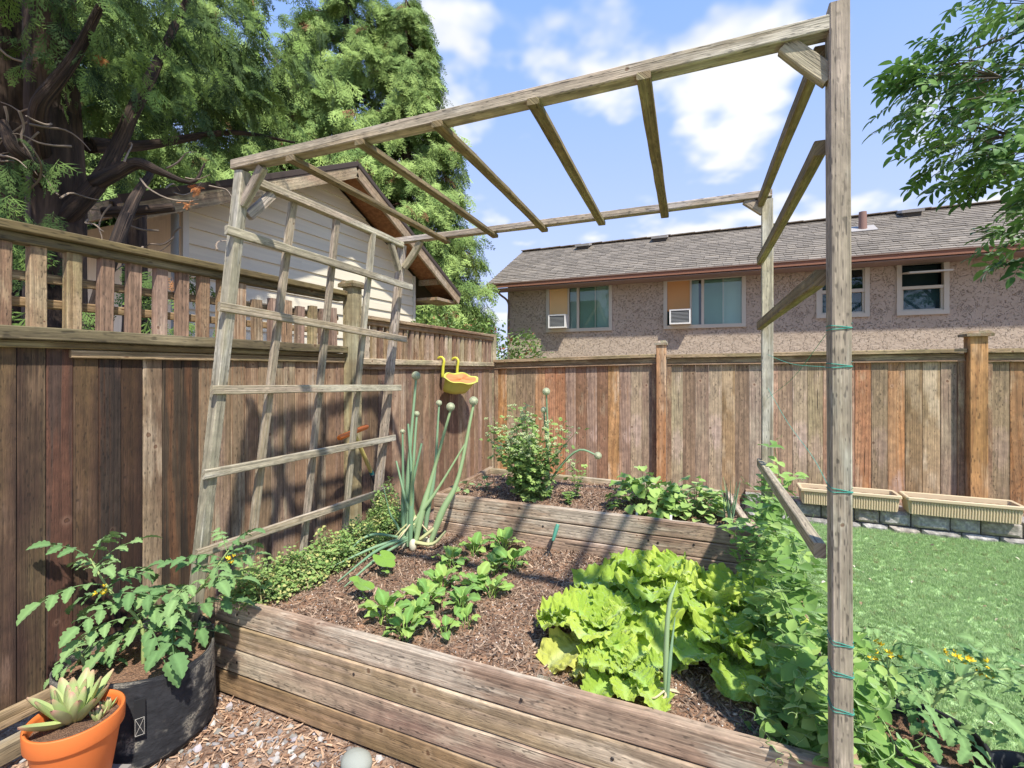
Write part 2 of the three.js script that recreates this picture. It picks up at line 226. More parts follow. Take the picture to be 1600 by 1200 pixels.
// ---------- house beyond the back fence ----------
{
  const scr = (u, v) => { const w = 2.2 * fbm(u * 11, v * 11, 2, 4), l = Math.abs(fbm(u * 30 + w, v * 42, 2, 44) - 0.5), l2 = Math.abs(fbm(u * 52 + w, v * 24 - w, 2, 54) - 0.5); return Math.max(sstep(0.04, 0.0, l) * sstep(0.5, 0.62, vn(u * 46, v * 46, 5)), sstep(0.035, 0.0, l2) * sstep(0.55, 0.68, vn(u * 38 + 9, v * 38, 7))); };
  const tSt = tex(1024, 1024, (u, v) => { const a = fbm(u * 9, v * 12, 5, 31); return mix3(mix3([176, 158, 137], [194, 177, 156], a), [142, 124, 106], scr(u, v) * 0.36); });
  const bSt = tex(1024, 1024, (u, v) => 0.75 * (1 - scr(u, v)) + 0.25 * fbm(u * 40, v * 40, 3, 3), false);
  tSt.repeat.set(0.7, 0.7); bSt.repeat.set(0.7, 0.7);
  const mSt = new THREE.MeshStandardMaterial({ map: tSt, bumpMap: bSt, bumpScale: 0.03, roughness: 0.95 });
  const h = thing('stucco_house', 'pinkish beige stucco house with grey shingle roof behind the back fence', 'house', [0, 0, -12.3]);
  const X0 = -5.4, X1 = 9.5, win = [[-4.19, 2.51, -2.57, 3.6], [-1.17, 2.5, 0.49, 3.59], [2.02, 2.63, 2.83, 3.6], [3.44, 2.63, 4.14, 3.6]];
  const s = new THREE.Shape([[X0, 0], [X1, 0], [X1, 3.95], [X0, 3.95]].map((p) => new THREE.Vector2(...p)));
  for (const [a, b, c, d] of win) s.holes.push(new THREE.Path([[a, b], [a, d], [c, d], [c, b]].map((p) => new THREE.Vector2(...p))));
  const fw = new THREE.ExtrudeGeometry(s, { depth: 0.14, bevelEnabled: false }); fw.translate(0, 0, -0.14); part('front_wall', fw, mSt, h);
  for (const x of [X0, X1 - 0.14]) part('gable_wall', prismX([[-0.142, 0], [-3.95, 0], [-3.95, 3.95], [-2.0, 4.98], [-0.142, 3.95]], x, x + 0.138), mSt, h);
  part('rear_wall', box(X1 - X0 - 0.3, 3.95, 0.14, (X0 + X1) / 2, 1.975, -4.1), mSt, h);
  // roof: shingle tabs laid in courses
  const rx0 = -5.76, rx1 = 9.8, e = V(0, 3.74, 0.58), t = V(0, 5.19, -2.0), dir = V().subVectors(t, e), SL = dir.length(); dir.normalize(); const nrm = V(0, -dir.z, dir.y).multiplyScalar(1); nrm.set(0, -dir.z, dir.y);
  const mSh = new THREE.MeshStandardMaterial({ vertexColors: true, roughness: 0.97, bumpMap: bSoil, bumpScale: 0.006 });
  const r = rng(8), pos = [], uv = [], col = [], idx = [], NC = 21, st = SL / NC;
  for (let c = 0; c < NC; c++) { let x = rx0; while (x < rx1 - 0.01) { const w = Math.min(r.b(0.13, 0.36), rx1 - x), lift = 0.016 + r() * 0.01, drop = r() * 0.016, tone = r.b(0.82, 1.12), cc = mix3([0.265, 0.226, 0.176], [0.215, 0.184, 0.146], r()).map((v) => v * tone), s0 = pos.length / 3; const a = c * st - drop, b = (c + 1) * st + 0.02; const P = (xx, ss, n) => { const q = e.clone().addScaledVector(dir, ss).addScaledVector(nrm, n); pos.push(xx, q.y, q.z); uv.push(xx * 0.6, ss * 0.6); col.push(...cc); };
      P(x, a, 0); P(x + w - 0.006, a, 0); P(x, a, lift); P(x + w - 0.006, a, lift); P(x, a, lift); P(x + w - 0.006, a, lift); P(x, b, 0.004); P(x + w - 0.006, b, 0.004); idx.push(s0, s0 + 1, s0 + 2, s0 + 1, s0 + 3, s0 + 2, s0 + 4, s0 + 5, s0 + 6, s0 + 5, s0 + 7, s0 + 6); x += w; } }
  const roof = part('roof', prismX([[0.58, 3.735], [-2.0, 5.185], [-4.58, 3.735], [-4.58, 3.62], [-2.0, 5.07], [0.58, 3.62]], rx0, rx1), plain(0x5a4c44, 0.9), h);
  const sh = part('shingles', fromArrays(pos, idx, uv, col), mSh, roof); sh.userData.kind = 'stuff';
  const mCap = [plain(0x857868, 0.95), plain(0x76695c, 0.95), plain(0x8c7e6e, 0.95)];
  for (let i = 0; i < 48; i++) { const m = part('ridge_cap', box(0.33, 0.02, 0.24), mCap[i % 3], roof); m.position.set(rx0 + 0.16 + i * 0.322, 5.215 + (i % 2) * 0.006, -2.0); m.rotation.z = 0.03; }
  
  const mFas = plain(0x8e6049, 0.75), mTrim = plain(0xc9c0ac, 0.6);
  part('fascia', box(rx1 - rx0, 0.1, 0.03, (rx0 + rx1) / 2, 3.675, 0.6), mFas, h);
  part('gutter_lip', box(rx1 - rx0, 0.022, 0.05, (rx0 + rx1) / 2, 3.727, 0.615), plain(0x8a7263, 0.6), h);
  part('soffit', box(rx1 - rx0, 0.02, 0.58, (rx0 + rx1) / 2, 3.6, 0.288), plain(0x8d7a70, 0.9), h);
  part('downspout', tube([V(-5.5, 3.64, 0.55), V(-5.46, 3.5, 0.46), V(-5.36, 3.3, 0.06), V(-5.36, 2.8, 0.05), V(-5.36, 0.1, 0.05)], 0.03, { seg: 24, n: 8 }), plain(0x77675c, 0.6), h);
  const mV = plain(0xa8a29a, 0.6), mVd = plain(0x4d4742, 0.8);
  for (const x of [-3.7, -1.52, 4.1]) { const v = part('roof_vent', box(0.42, 0.06, 0.4), mV, h); const q = e.clone().addScaledVector(dir, SL - 0.28); v.position.set(x, q.y + 0.09, q.z + 0.04); v.rotation.x = 0.25; const u = part('vent_base', box(0.34, 0.12, 0.3, 0, -0.08, 0), mVd, v); }
  { const q = e.clone().addScaledVector(dir, SL * 0.62); part('vent_flashing', box(0.5, 0.02, 0.4, 0, 0, 0), mV, h, new THREE.Matrix4().makeRotationX(Math.asin(dir.y)).setPosition(3.02, q.y + 0.03, q.z)); part('vent_pipe', new THREE.CylinderGeometry(0.075, 0.085, 0.42, 14).translate(3.02, q.y + 0.2, q.z), plain(0x8b6a5d, 0.7), h); }
  // windows
  const mGlass = new THREE.MeshPhysicalMaterial({ color: lin(0.88, 0.95, 0.93), roughness: 0.03, transmission: 1, thickness: 0, ior: 1.5 });
  const mBlind = plain(0x86a893, 0.9), mBlind2 = plain(0xb6cabb, 0.9), mDark = plain(0x1e3330, 0.9), mPly = [plain(0xeec488, 0.8), plain(0xd09a60, 0.8)], mRoom = plain(0x556a66, 0.9);
  part('room_lining', box(12, 1.8, 0.03, 1, 3.0, -0.9), mRoom, h);
  const bar = (p, x0, y0, x1, y1, z0, z1, m = mTrim, n = 'frame') => part(n, box(x1 - x0, y1 - y0, z1 - z0, (x0 + x1) / 2, (y0 + y1) / 2, (z0 + z1) / 2), m, p);
  win.forEach(([a, b, c, d], k) => {
    const big = k < 2, w = new THREE.Group(); w.name = 'window'; h.add(w); const f = 0.075;
    bar(w, a - f, d - 0.01, c + f, d + f, -0.05, 0.035); bar(w, a - f, b - f, c + f, b + 0.01, -0.05, 0.045, mTrim, 'sill'); bar(w, a - f, b + 0.01, a + 0.01, d - 0.01, -0.05, 0.033); bar(w, c - 0.01, b + 0.01, c + f, d - 0.01, -0.05, 0.033);
    if (big) {
      const W = c - a, p1 = a + W * 0.33, p2 = a + W * 0.49; bar(w, p1 - 0.02, b + 0.01, p1 + 0.02, d - 0.01, -0.06, 0.0, mTrim, 'mullion'); bar(w, p2 - 0.03, b + 0.01, p2 + 0.03, d - 0.01, -0.06, 0.01, mTrim, 'mullion');
      bar(w, a + 0.01, b + 0.36, p1 - 0.02, d - 0.01, -0.05, -0.02, mPly[k], 'plywood_panel'); bar(w, a + 0.01, b + 0.01, p1 - 0.02, b + 0.355, -0.07, -0.05, mDark, 'backing_panel');
      bar(w, p1 + 0.02, b + 0.01, p2 - 0.03, d - 0.01, -0.045, -0.04, mGlass, 'pane'); bar(w, p2 + 0.03, b + 0.01, c - 0.01, d - 0.01, -0.045, -0.04, mGlass, 'pane');
      bar(w, p1, b, p1 + 0.17, d, -0.2, -0.19, mBlind2, 'curtain'); bar(w, p2, b, p2 + 0.48, d, -0.24, -0.22, mBlind, 'curtain'); bar(w, p2 + 0.46, b, c, d, -0.2, -0.18, mBlind2, 'curtain'); bar(w, p2 + 0.43, b + 0.01, p2 + 0.46, d - 0.01, -0.1, -0.07, mTrim, 'sash');
    } else {
      const m = mix(b, d, 0.5); bar(w, a + 0.01, m - 0.03, c - 0.01, m + 0.03, -0.07, 0.02, mTrim, 'mullion'); bar(w, a + 0.04, b + 0.04, c - 0.04, m - 0.03, -0.055, -0.05, mGlass, 'pane');
      for (const [x0, y0, x1, y1] of [[a + 0.01, b + 0.01, a + 0.045, m - 0.03], [c - 0.045, b + 0.01, c - 0.01, m - 0.03], [a + 0.045, b + 0.01, c - 0.045, b + 0.045]]) bar(w, x0, y0, x1, y1, -0.07, -0.01, mTrim, 'sash');
      bar(w, a, b, c, m, -0.18, -0.17, plain(0x35535c, 0.9), 'curtain'); bar(w, a, m, c, d, -0.3, -0.28, mDark, 'curtain');
      const sash = part('sash', merge([box(c - a - 0.02, 0.03, 0.03, 0, 0, 0.0), box(c - a - 0.02, 0.03, 0.03, 0, 0, 0.44), box(0.03, 0.03, 0.41, (a - c) / 2 + 0.025, 0, 0.22), box(0.03, 0.03, 0.41, (c - a) / 2 - 0.025, 0, 0.22)]), mTrim, w); sash.position.set((a + c) / 2, k === 3 ? m + 0.3 : m + 0.04, k === 3 ? 0.0 : 0.02); if (k === 3) sash.rotation.x = 0.12; else { sash.rotation.x = 1.5; sash.position.y = d - 0.02; sash.position.z = -0.03; }
      part('pane', box(c - a - 0.08, 0.005, 0.39, 0, 0, 0.22), mGlass, sash);
    }
  });
  // room air conditioners pushed out of the windows
  const mAc = plain(0xe6e4dc, 0.5), mGr = plain(0x9a9c9a, 0.6);
  [[-4.12, 2.53, 'white window air conditioner under pale plywood, left window'], [-1.08, 2.52, 'white window air conditioner under dark orange plywood, right window']].forEach(([x, y, l]) => {
    const a = thing('air_conditioner', l, 'air conditioner', [x + 0.23, y, -12.23], 0, 'window air conditioners'); part('case', merge([box(0.47, 0.03, 0.34, 0, 0.015, 0.03), box(0.47, 0.03, 0.34, 0, 0.335, 0.03), box(0.03, 0.29, 0.34, -0.22, 0.175, 0.03), box(0.03, 0.29, 0.34, 0.22, 0.175, 0.03)]), mAc, a);
    part('coil', box(0.41, 0.29, 0.02, 0, 0.175, 0.12), plain(0x5c5f60, 0.7), a); for (let i = 0; i < 9; i++) part('grille_slat', box(0.41, 0.012, 0.03, 0, 0.05 + i * 0.032, 0.17), mGr, a);
  });
}

// ---------- shed with lap siding ----------
{
  const h = thing('garden_shed', 'cream lap sided shed with brown gable eaves behind the lattice fence', 'shed', [-5, 0, -5.2]);
  const tS = tex(256, 256, (u, v) => { const f = fbm(u * 3, v * 40, 3, 3), g = fbm(u * 4, v * 4, 4, 5); const k = 0.94 + 0.08 * f + 0.06 * (g - 0.5); return [232 * k, 222 * k, 196 * k]; });
  const mS = new THREE.MeshStandardMaterial({ map: tS, roughness: 0.75 }), mTr = plain(0xd8d4c4, 0.6), mTrG = plain(0x8f9694, 0.6);
  const W = 2.02, lap = 0.168, roofY = (z) => 4.2 - 0.5 * Math.abs(z) - 0.09;
  for (let k = 0; k < 25; k++) { const y0 = 0.05 + k * lap, y1 = y0 + lap + 0.01; if (y0 > 4.05) break; const hw = (y) => Math.min(W, Math.max(0.02, (4.11 - y) / 0.5)); const a = hw(y0), b = hw(y1), t0 = 0.024, t1 = 0.002;
    const pos = [], uv = [], idx = []; const quad = (p) => { const s = pos.length / 3; p.forEach((q) => { pos.push(...q); uv.push(q[2] * 0.4 + k * 0.3, q[1] * 0.8); }); idx.push(s, s + 1, s + 2, s, s + 2, s + 3); };
    quad([[t0, y0, a], [t0, y0, -a], [t1, y1, -b], [t1, y1, b]]); quad([[-0.01, y0, a], [-0.01, y0, -a], [t0, y0, -a], [t0, y0, a]]); quad([[-0.01, y0, a], [t0, y0, a], [t1, y1, b], [-0.01, y1, b]]); quad([[t0, y0, -a], [-0.01, y0, -a], [-0.01, y1, -b], [t1, y1, -b]]);
    part('siding_board', fromArrays(pos, idx, uv), mS, h); }
  part('wall_core', prismX([[-W, 0], [W, 0], [W, 3.05], [0, 4.06], [-W, 3.05]], -3.6, -0.012), mS, h);
  part('corner_trim', box(0.03, 3.1, 0.06, 0.02, 1.55, -W + 0.02), mTr, h); part('corner_trim', box(0.03, 3.1, 0.06, 0.02, 1.55, W - 0.02), mTr, h); part('drain_pipe', new THREE.CylinderGeometry(0.035, 0.035, 3, 10).translate(0.02, 1.5, W + 0.08), mTrG, h);
  const eY = 4.2 - 0.5 * 2.78;
  const roof = part('roof', prismX([[-2.8, eY], [0, 4.2], [2.8, eY], [2.8, eY + 0.07], [0, 4.27], [-2.8, eY + 0.07]], -4.1, 0.5), plain(0x4c4038, 0.95), h);
  const mOsb = new THREE.MeshStandardMaterial({ map: tex(256, 256, (u, v, i, j) => { const f = fbm(u * 40, v * 26, 3, 4), g = fbm(u * 4, v * 4, 3, 7); return mix3([128, 84, 52], [176, 124, 82], clamp(f * 1.2 - 0.2 + (g - 0.5) * 0.6, 0, 1)); }), roughness: 0.9 });
  for (const s of [-1, 1]) part('soffit', prismX(s < 0 ? [[-2.78, eY - 0.012], [0, 4.19], [0, 4.175], [-2.78, eY - 0.03]] : [[2.78, eY - 0.012], [0, 4.19], [0, 4.175], [2.78, eY - 0.03]], -0.0, 0.44), mOsb, h);
  const mF = woodMat(lumber, 0xf4e8dc, 0.002);
  for (const s of [-1, 1]) { beam('rake_board', h, V(0.475, 4.13, s * 0.005), V(0.475, eY - 0.07, s * 2.8), 0.15, 0.04, V(1, 0, 0), mF, { strip: s < 0 ? 5 : 6 }); beam('drip_edge', h, V(0.49, 4.24, s * 0.003), V(0.49, eY + 0.04, s * 2.83), 0.06, 0.03, V(1, 0, 0), plain(0x4a3f38, 0.9)); }
  part('eave_board', box(4.4, 0.14, 0.03, -1.85, eY - 0.03, -2.82), mF, h); part('eave_board', box(4.4, 0.14, 0.03, -1.85, eY - 0.03, 2.82), mF, h); part('lookout', box(0.44, 0.1, 0.05, 0.22, eY + 0.2, -2.2), mF, h); part('box_end', box(0.44, 0.05, 0.7, 0.22, eY - 0.11, -2.45), mF, h);
}

// ---------- fences ----------
const rF = rng(99);
function boards(fence, along, n, w, at0, dirn, y0, y1f, mats, stripOf, vm) { // along 'x' or 'z'
  for (let i = 0; i < n; i++) { const c = at0 + dirn * (i + 0.5) * w, y1 = y1f(c), L = y1 - y0, st = stripOf(i, c), m = part('board', plank(L, w - 0.0015 - rF() * 0.0015, 0.018, { strip: st[0], v0: rF() * Math.max(0, vm - L), vm, c: 0.0025 }), st[1] || pick(rF, mats), fence); const off = rF.s(0.0025); if (along === 'z') { m.position.set(off - 0.009, (y0 + y1) / 2, c); m.rotation.y = PI / 2; } else m.position.set(c, (y0 + y1) / 2, off - 0.009); m.rotation.z += 0; }
}
{ // left fence, near panel: dark boards, ledge rail, open lattice on top
  const f = thing('lattice_fence', 'dark stained board fence with chunky open lattice top along the left side', 'fence', [-2.44, 0, 0], 0, 'fence panels');
  boards(f, 'z', 36, 0.087, 0.45, -1, 0.18, () => 1.545, mLeft, (i, c) => (c < -1.42 && c > -1.5 ? [3, mLeft[0]] : c > -1.66 ? [[0, 1, 2, 4, 5, 6, 7][rF.i(7)]] : c > -1.74 ? [rF.i(16)] : [8 + rF.i(8), mLeft[rF.i(2)]]), 1.6);
  const A = V(0, 0, 1), rail = (n, y0, y1, x0, x1, z0, z1, mat, st) => beam(n, f, V((x0 + x1) / 2, (y0 + y1) / 2, z0), V((x0 + x1) / 2, (y0 + y1) / 2, z1), y1 - y0, x1 - x0, V(1, 0, 0), mat, { strip: st, vm: 4, c: 0.004, n: 8, rough: 0.004 });
  rail('ledge_rail', 1.562, 1.612, -0.07, 0.05, 0.45, -2.66, mLumD, 14); rail('ledge_trim', 1.532, 1.561, -0.0, 0.028, 0.45, -2.66, mMoss, 10); rail('ledge_batten', 1.495, 1.53, 0.001, 0.02, -1.1, -2.66, mLumD, 9);
  rail('top_cap', 1.965, 2.0, -0.08, 0.045, 0.45, -2.66, mMoss, 15); rail('top_rail', 1.928, 1.964, -0.045, 0.02, 0.45, -2.66, mLumD, 14);
  rail('lattice_bar', 1.795, 1.832, -0.055, -0.037, 0.45, -2.66, mLumD, 10); rail('lattice_bar', 1.693, 1.73, -0.055, -0.037, 0.45, -2.66, mLumD, 12);
  const zs = [0.38, 0.26, 0.14, 0.02, -0.1, -0.22, -0.34, -0.45, -0.56, -0.68, -0.79, -0.9, -1.004, -1.118, -1.231, -1.341, -1.456, -1.558, -1.664, -1.77, -1.875, -1.985, -2.09, -2.195, -2.29, -2.396, -2.485, -2.58];
  zs.forEach((z, i) => { const short = z < -1.9; beam('lattice_slat', f, V(-0.014, 1.613, z), V(-0.014 + rF.s(0.004), short ? 1.865 + rF.s(0.02) : 1.927, z + rF.s(0.006)), 0.052, 0.04, V(1, 0, 0), pick(rF, [mLumD, mLeft[0], mLeft[0]]), { strip: pick(rF, [8, 9, 11, 12, 13]), vm: 1.6, v0: rF() }); });
  rail('base_rail', 0.13, 0.19, -0.0, 0.03, 0.45, -2.66, mLumD, 9); rail('base_rail', 0.02, 0.09, 0.02, 0.07, 0.45, -1.6, mLumD, 4);
}
{ // left fence, far panel
  const f = thing('lattice_fence', 'bleached board fence with fine upright slats on top, left back corner', 'fence', [-2.44, 0, 0], 0, 'fence panels');
  boards(f, 'z', 26, 0.0895, -2.78, -1, 0.16, () => 1.47, mLeft, (i, c) => (i < 4 ? [8 + rF.i(8), mLeft[2]] : [8 + rF.i(8), mLeft[rF.i(3)]]), 1.6);
  const rail = (n, y0, y1, x0, x1, mat, st) => beam(n, f, V((x0 + x1) / 2, (y0 + y1) / 2, -2.78), V((x0 + x1) / 2, (y0 + y1) / 2, -5.1), y1 - y0, x1 - x0, V(1, 0, 0), mat, { strip: st, vm: 3, c: 0.004, n: 8, rough: 0.004 });
  rail('ledge_rail', 1.485, 1.53, -0.06, 0.04, mLum, 9); rail('ledge_trim', 1.448, 1.484, 0.001, 0.02, mLumD, 8); rail('top_cap', 1.825, 1.852, -0.07, 0.035, mLumD, 11); rail('top_rail', 1.785, 1.824, -0.035, 0.015, mLumD, 12); rail('lattice_bar', 1.70, 1.73, -0.055, -0.04, mLumD, 8); rail('lattice_bar', 1.59, 1.62, -0.055, -0.04, mLumD, 10);
  for (let z = -2.84; z > -5.06; z -= 0.082) beam('lattice_slat', f, V(-0.016, 1.531, z), V(-0.016, 1.784, z - rF.b(0, 0.012)), 0.05, 0.03, V(1, 0, 0), pick(rF, [mLum, mLumD, mLeft[1]]), { strip: 8 + rF.i(6), vm: 1.6, v0: rF() });
}
function post(x, z, y0, y1, w, mat, strip, label, cap = 0.15, cmat = mLumD) {
  const p = thing('fence_post', label, 'fence post', [x, 0, z], 0, 'fence posts'); beam('shaft', p, V(0, y0, 0), V(0, y1, 0), w, w, V(0, 0, 1), mat, { strip, vm: 2.6, c: 0.005 });
  const c = part('cap', (() => { const g = new THREE.CylinderGeometry(cap * 0.52, cap * 0.71, 0.022, 4); g.rotateY(PI / 4); return g; })(), cmat, p); c.position.y = y1 + 0.033; part('cap_base', box(cap, 0.022, cap, 0, y1 + 0.011, 0), cmat, p); return p;
}
post(-2.405, -2.72, 0.02, 2.03, 0.095, mPost, 2, 'pale greenish treated post with square cap behind the trellis panel', 0.14, mMoss);
post(-0.537, -5.09, 0.02, 1.695, 0.092, mBack[0], 2, 'brown back fence post with a flat pale cap, nearer the house windows', 0.12, mLum);
post(1.915, -5.09, 0.02, 1.715, 0.115, mBack[1], 6, 'stout orange brown post with wide cap behind the ribbed planters', 0.17, mLumD);
{ const p = thing('fence_post', 'slim grey corner post where the two fences meet', 'fence post', [-2.46, 0, -5.15], 0, 'fence posts'); beam('shaft', p, V(0, 0, 0), V(0, 1.86, 0), 0.075, 0.075, V(0, 0, 1), mLum, { strip: 9 }); }
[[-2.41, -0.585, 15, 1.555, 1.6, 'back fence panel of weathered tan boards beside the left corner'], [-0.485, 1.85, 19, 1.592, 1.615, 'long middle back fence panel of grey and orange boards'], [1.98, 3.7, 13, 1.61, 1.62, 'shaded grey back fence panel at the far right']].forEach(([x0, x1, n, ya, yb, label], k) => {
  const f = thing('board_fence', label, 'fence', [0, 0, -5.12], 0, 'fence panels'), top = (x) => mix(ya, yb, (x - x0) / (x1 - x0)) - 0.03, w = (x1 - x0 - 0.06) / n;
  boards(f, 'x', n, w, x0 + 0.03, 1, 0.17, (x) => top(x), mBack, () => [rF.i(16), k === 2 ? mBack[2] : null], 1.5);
  const H = (nm, dy, h, z0, z1, st) => beam(nm, f, V(x0, top(x0) + dy, (z0 + z1) / 2), V(x1, top(x1) + dy, (z0 + z1) / 2), z1 - z0, h, V(0, 1, 0), mLumD, { strip: st, vm: 3, c: 0.003 });
  H('cap_rail', 0.018, 0.034, -0.05, 0.06, 9); H('top_trim', -0.03, 0.055, 0.001, 0.02, 10); H('inner_trim', -0.065, 0.014, 0.002, 0.032, 8); H('bottom_rail', -1.36, 0.07, 0.001, 0.03, 12);
  for (const x of [x0 + 0.022, x1 - 0.022]) beam('stile', f, V(x, 0.17, 0.0125), V(x, top(x) - 0.06, 0.0125), 0.042, 0.022, V(0, 0, 1), mLumD, { strip: 11, vm: 1.6, v0: 0.1 });
});

// ---------- block wall with planters ----------
{
  const w = thing('retaining_wall', 'low wall of split grey concrete blocks under the planters', 'wall', [0, 0, -4.7]);
  const tB = tex(256, 256, (u, v, i, j) => { const f = fbm(u * 20, v * 20, 4, 5), g = hash(i, j, 3); const k = 120 + 90 * f + 22 * (g - 0.5); return [k, k * 0.98, k * 0.95]; }); const mB = [0xffffff, 0xe2e0dc, 0xf4ece2].map((c) => new THREE.MeshStandardMaterial({ map: tB, roughness: 0.97, color: c }));
  const blk = (W, H, s) => { const pos = [], uv = [], idx = [], nx = 7, ny = 5; for (let j = 0; j <= ny; j++) for (let i = 0; i <= nx; i++) { const x = i / nx, y = j / ny, e = Math.min(x, 1 - x, y, 1 - y) > 0.01; pos.push((x - 0.5) * W, (y - 0.5) * H, e ? 0.008 + 0.03 * fbm(x * 4 + s * 7, y * 3 + s, 3, s) : 0); uv.push(x * W * 3 + s * 0.3, y * H * 3); } for (let j = 0; j < ny; j++) for (let i = 0; i < nx; i++) { const a = j * (nx + 1) + i, b = a + nx + 1; idx.push(a, a + 1, b, a + 1, b + 1, b); } const f = fromArrays(pos, idx, uv), c = box(W, H, 0.2, 0, 0, -0.1); const cu = c.attributes.uv; const g = merge([f.toNonIndexed(), c.toNonIndexed()]); g.computeVertexNormals(); return g; };
  for (let row = 0; row < 2; row++) { let x = 0.22, k = 0; while (x < 3.7) { const W = rF.b(0.17, 0.25), H = row ? 0.118 : 0.11; const m = part('block', blk(W - 0.008, H - 0.006, k * 3 + row * 7 + 1), pick(rF, mB), w); m.position.set(x + W / 2, row ? 0.272 : 0.157, rF.s(0.006) - row * 0.012); m.rotation.y = rF.s(0.03); x += W; k++; } }
  structure('raised_border', box(3.5, 0.12, 0.34, 1.98, 0.25, -5.02 + 0.07), mDirt);
  const mP = plain(0xcbb794, 0.6);
  [[0.62, 'left ribbed tan plastic planter box on the block wall'], [1.335, 'right ribbed tan plastic planter box on the block wall']].forEach(([x, l], q) => {
    const p = thing('planter_box', l, 'planter', [x + 0.34, 0.333, -4.73 + q * 0.015], q ? -0.015 : 0.0, 'ribbed planters'), W = 0.68, D = 0.2, H = 0.115, G = [];
    const side = (w, a, off) => { const n = Math.round(w / 0.017); for (let i = 0; i < n; i++) { const b = new THREE.CylinderGeometry(0.0078, 0.0068, H - 0.02, 6, 1); b.translate(-w / 2 + (i + 0.5) * w / n, H / 2 - 0.005, 0); const pp = b.attributes.position; for (let k = 0; k < pp.count; k++) pp.setZ(k, pp.getZ(k) + off + (pp.getY(k) - H) * 0.12); b.rotateY(a); G.push(b.toNonIndexed()); } };
    side(W - 0.05, 0, D / 2 - 0.01); side(W - 0.05, PI, D / 2 - 0.01); side(D - 0.04, PI / 2, W / 2 - 0.01); side(D - 0.04, -PI / 2, W / 2 - 0.01);
    const sh = (w, d) => { const c = 0.012; return [[-w / 2 + c, -d / 2], [w / 2 - c, -d / 2], [w / 2, -d / 2 + c], [w / 2, d / 2 - c], [w / 2 - c, d / 2], [-w / 2 + c, d / 2], [-w / 2, d / 2 - c], [-w / 2, -d / 2 + c]]; };
    const ringWall = (rows) => { const pos = [], idx = []; rows.forEach(([w, d, y]) => sh(w, d).forEach(([a, b]) => pos.push(a, y, b))); for (let r = 0; r < rows.length - 1; r++) for (let i = 0; i < 8; i++) { const a = r * 8 + i, b = r * 8 + (i + 1) % 8; idx.push(a, a + 8, b, b, a + 8, b + 8); } return fromArrays(pos, idx).toNonIndexed(); };
    const wall = ringWall([[W - 0.045, D - 0.045, 0], [W - 0.02, D - 0.02, H]]); wall.computeVertexNormals(); part('body', merge([...G, wall, box(W - 0.045, 0.006, D - 0.045, 0, 0.004, 0).toNonIndexed()]), mP, p);
    const rim = ringWall([[W - 0.02, D - 0.02, H - 0.004], [W + 0.012, D + 0.012, H - 0.004], [W + 0.012, D + 0.012, H + 0.014], [W, D, H + 0.02], [W - 0.035, D - 0.035, H + 0.016], [W - 0.045, D - 0.045, H - 0.03]]); rim.computeVertexNormals(); part('rim', rim, mP, p);
    part('soil', sheet(-W / 2 + 0.02, W / 2 - 0.02, -D / 2 + 0.02, D / 2 - 0.02, 30, 8, (a, b) => H - 0.014 + 0.018 * (fbm(a * 30 + q * 9, b * 30, 3, 4) - 0.5), 3), mSoil, p);
  });
}

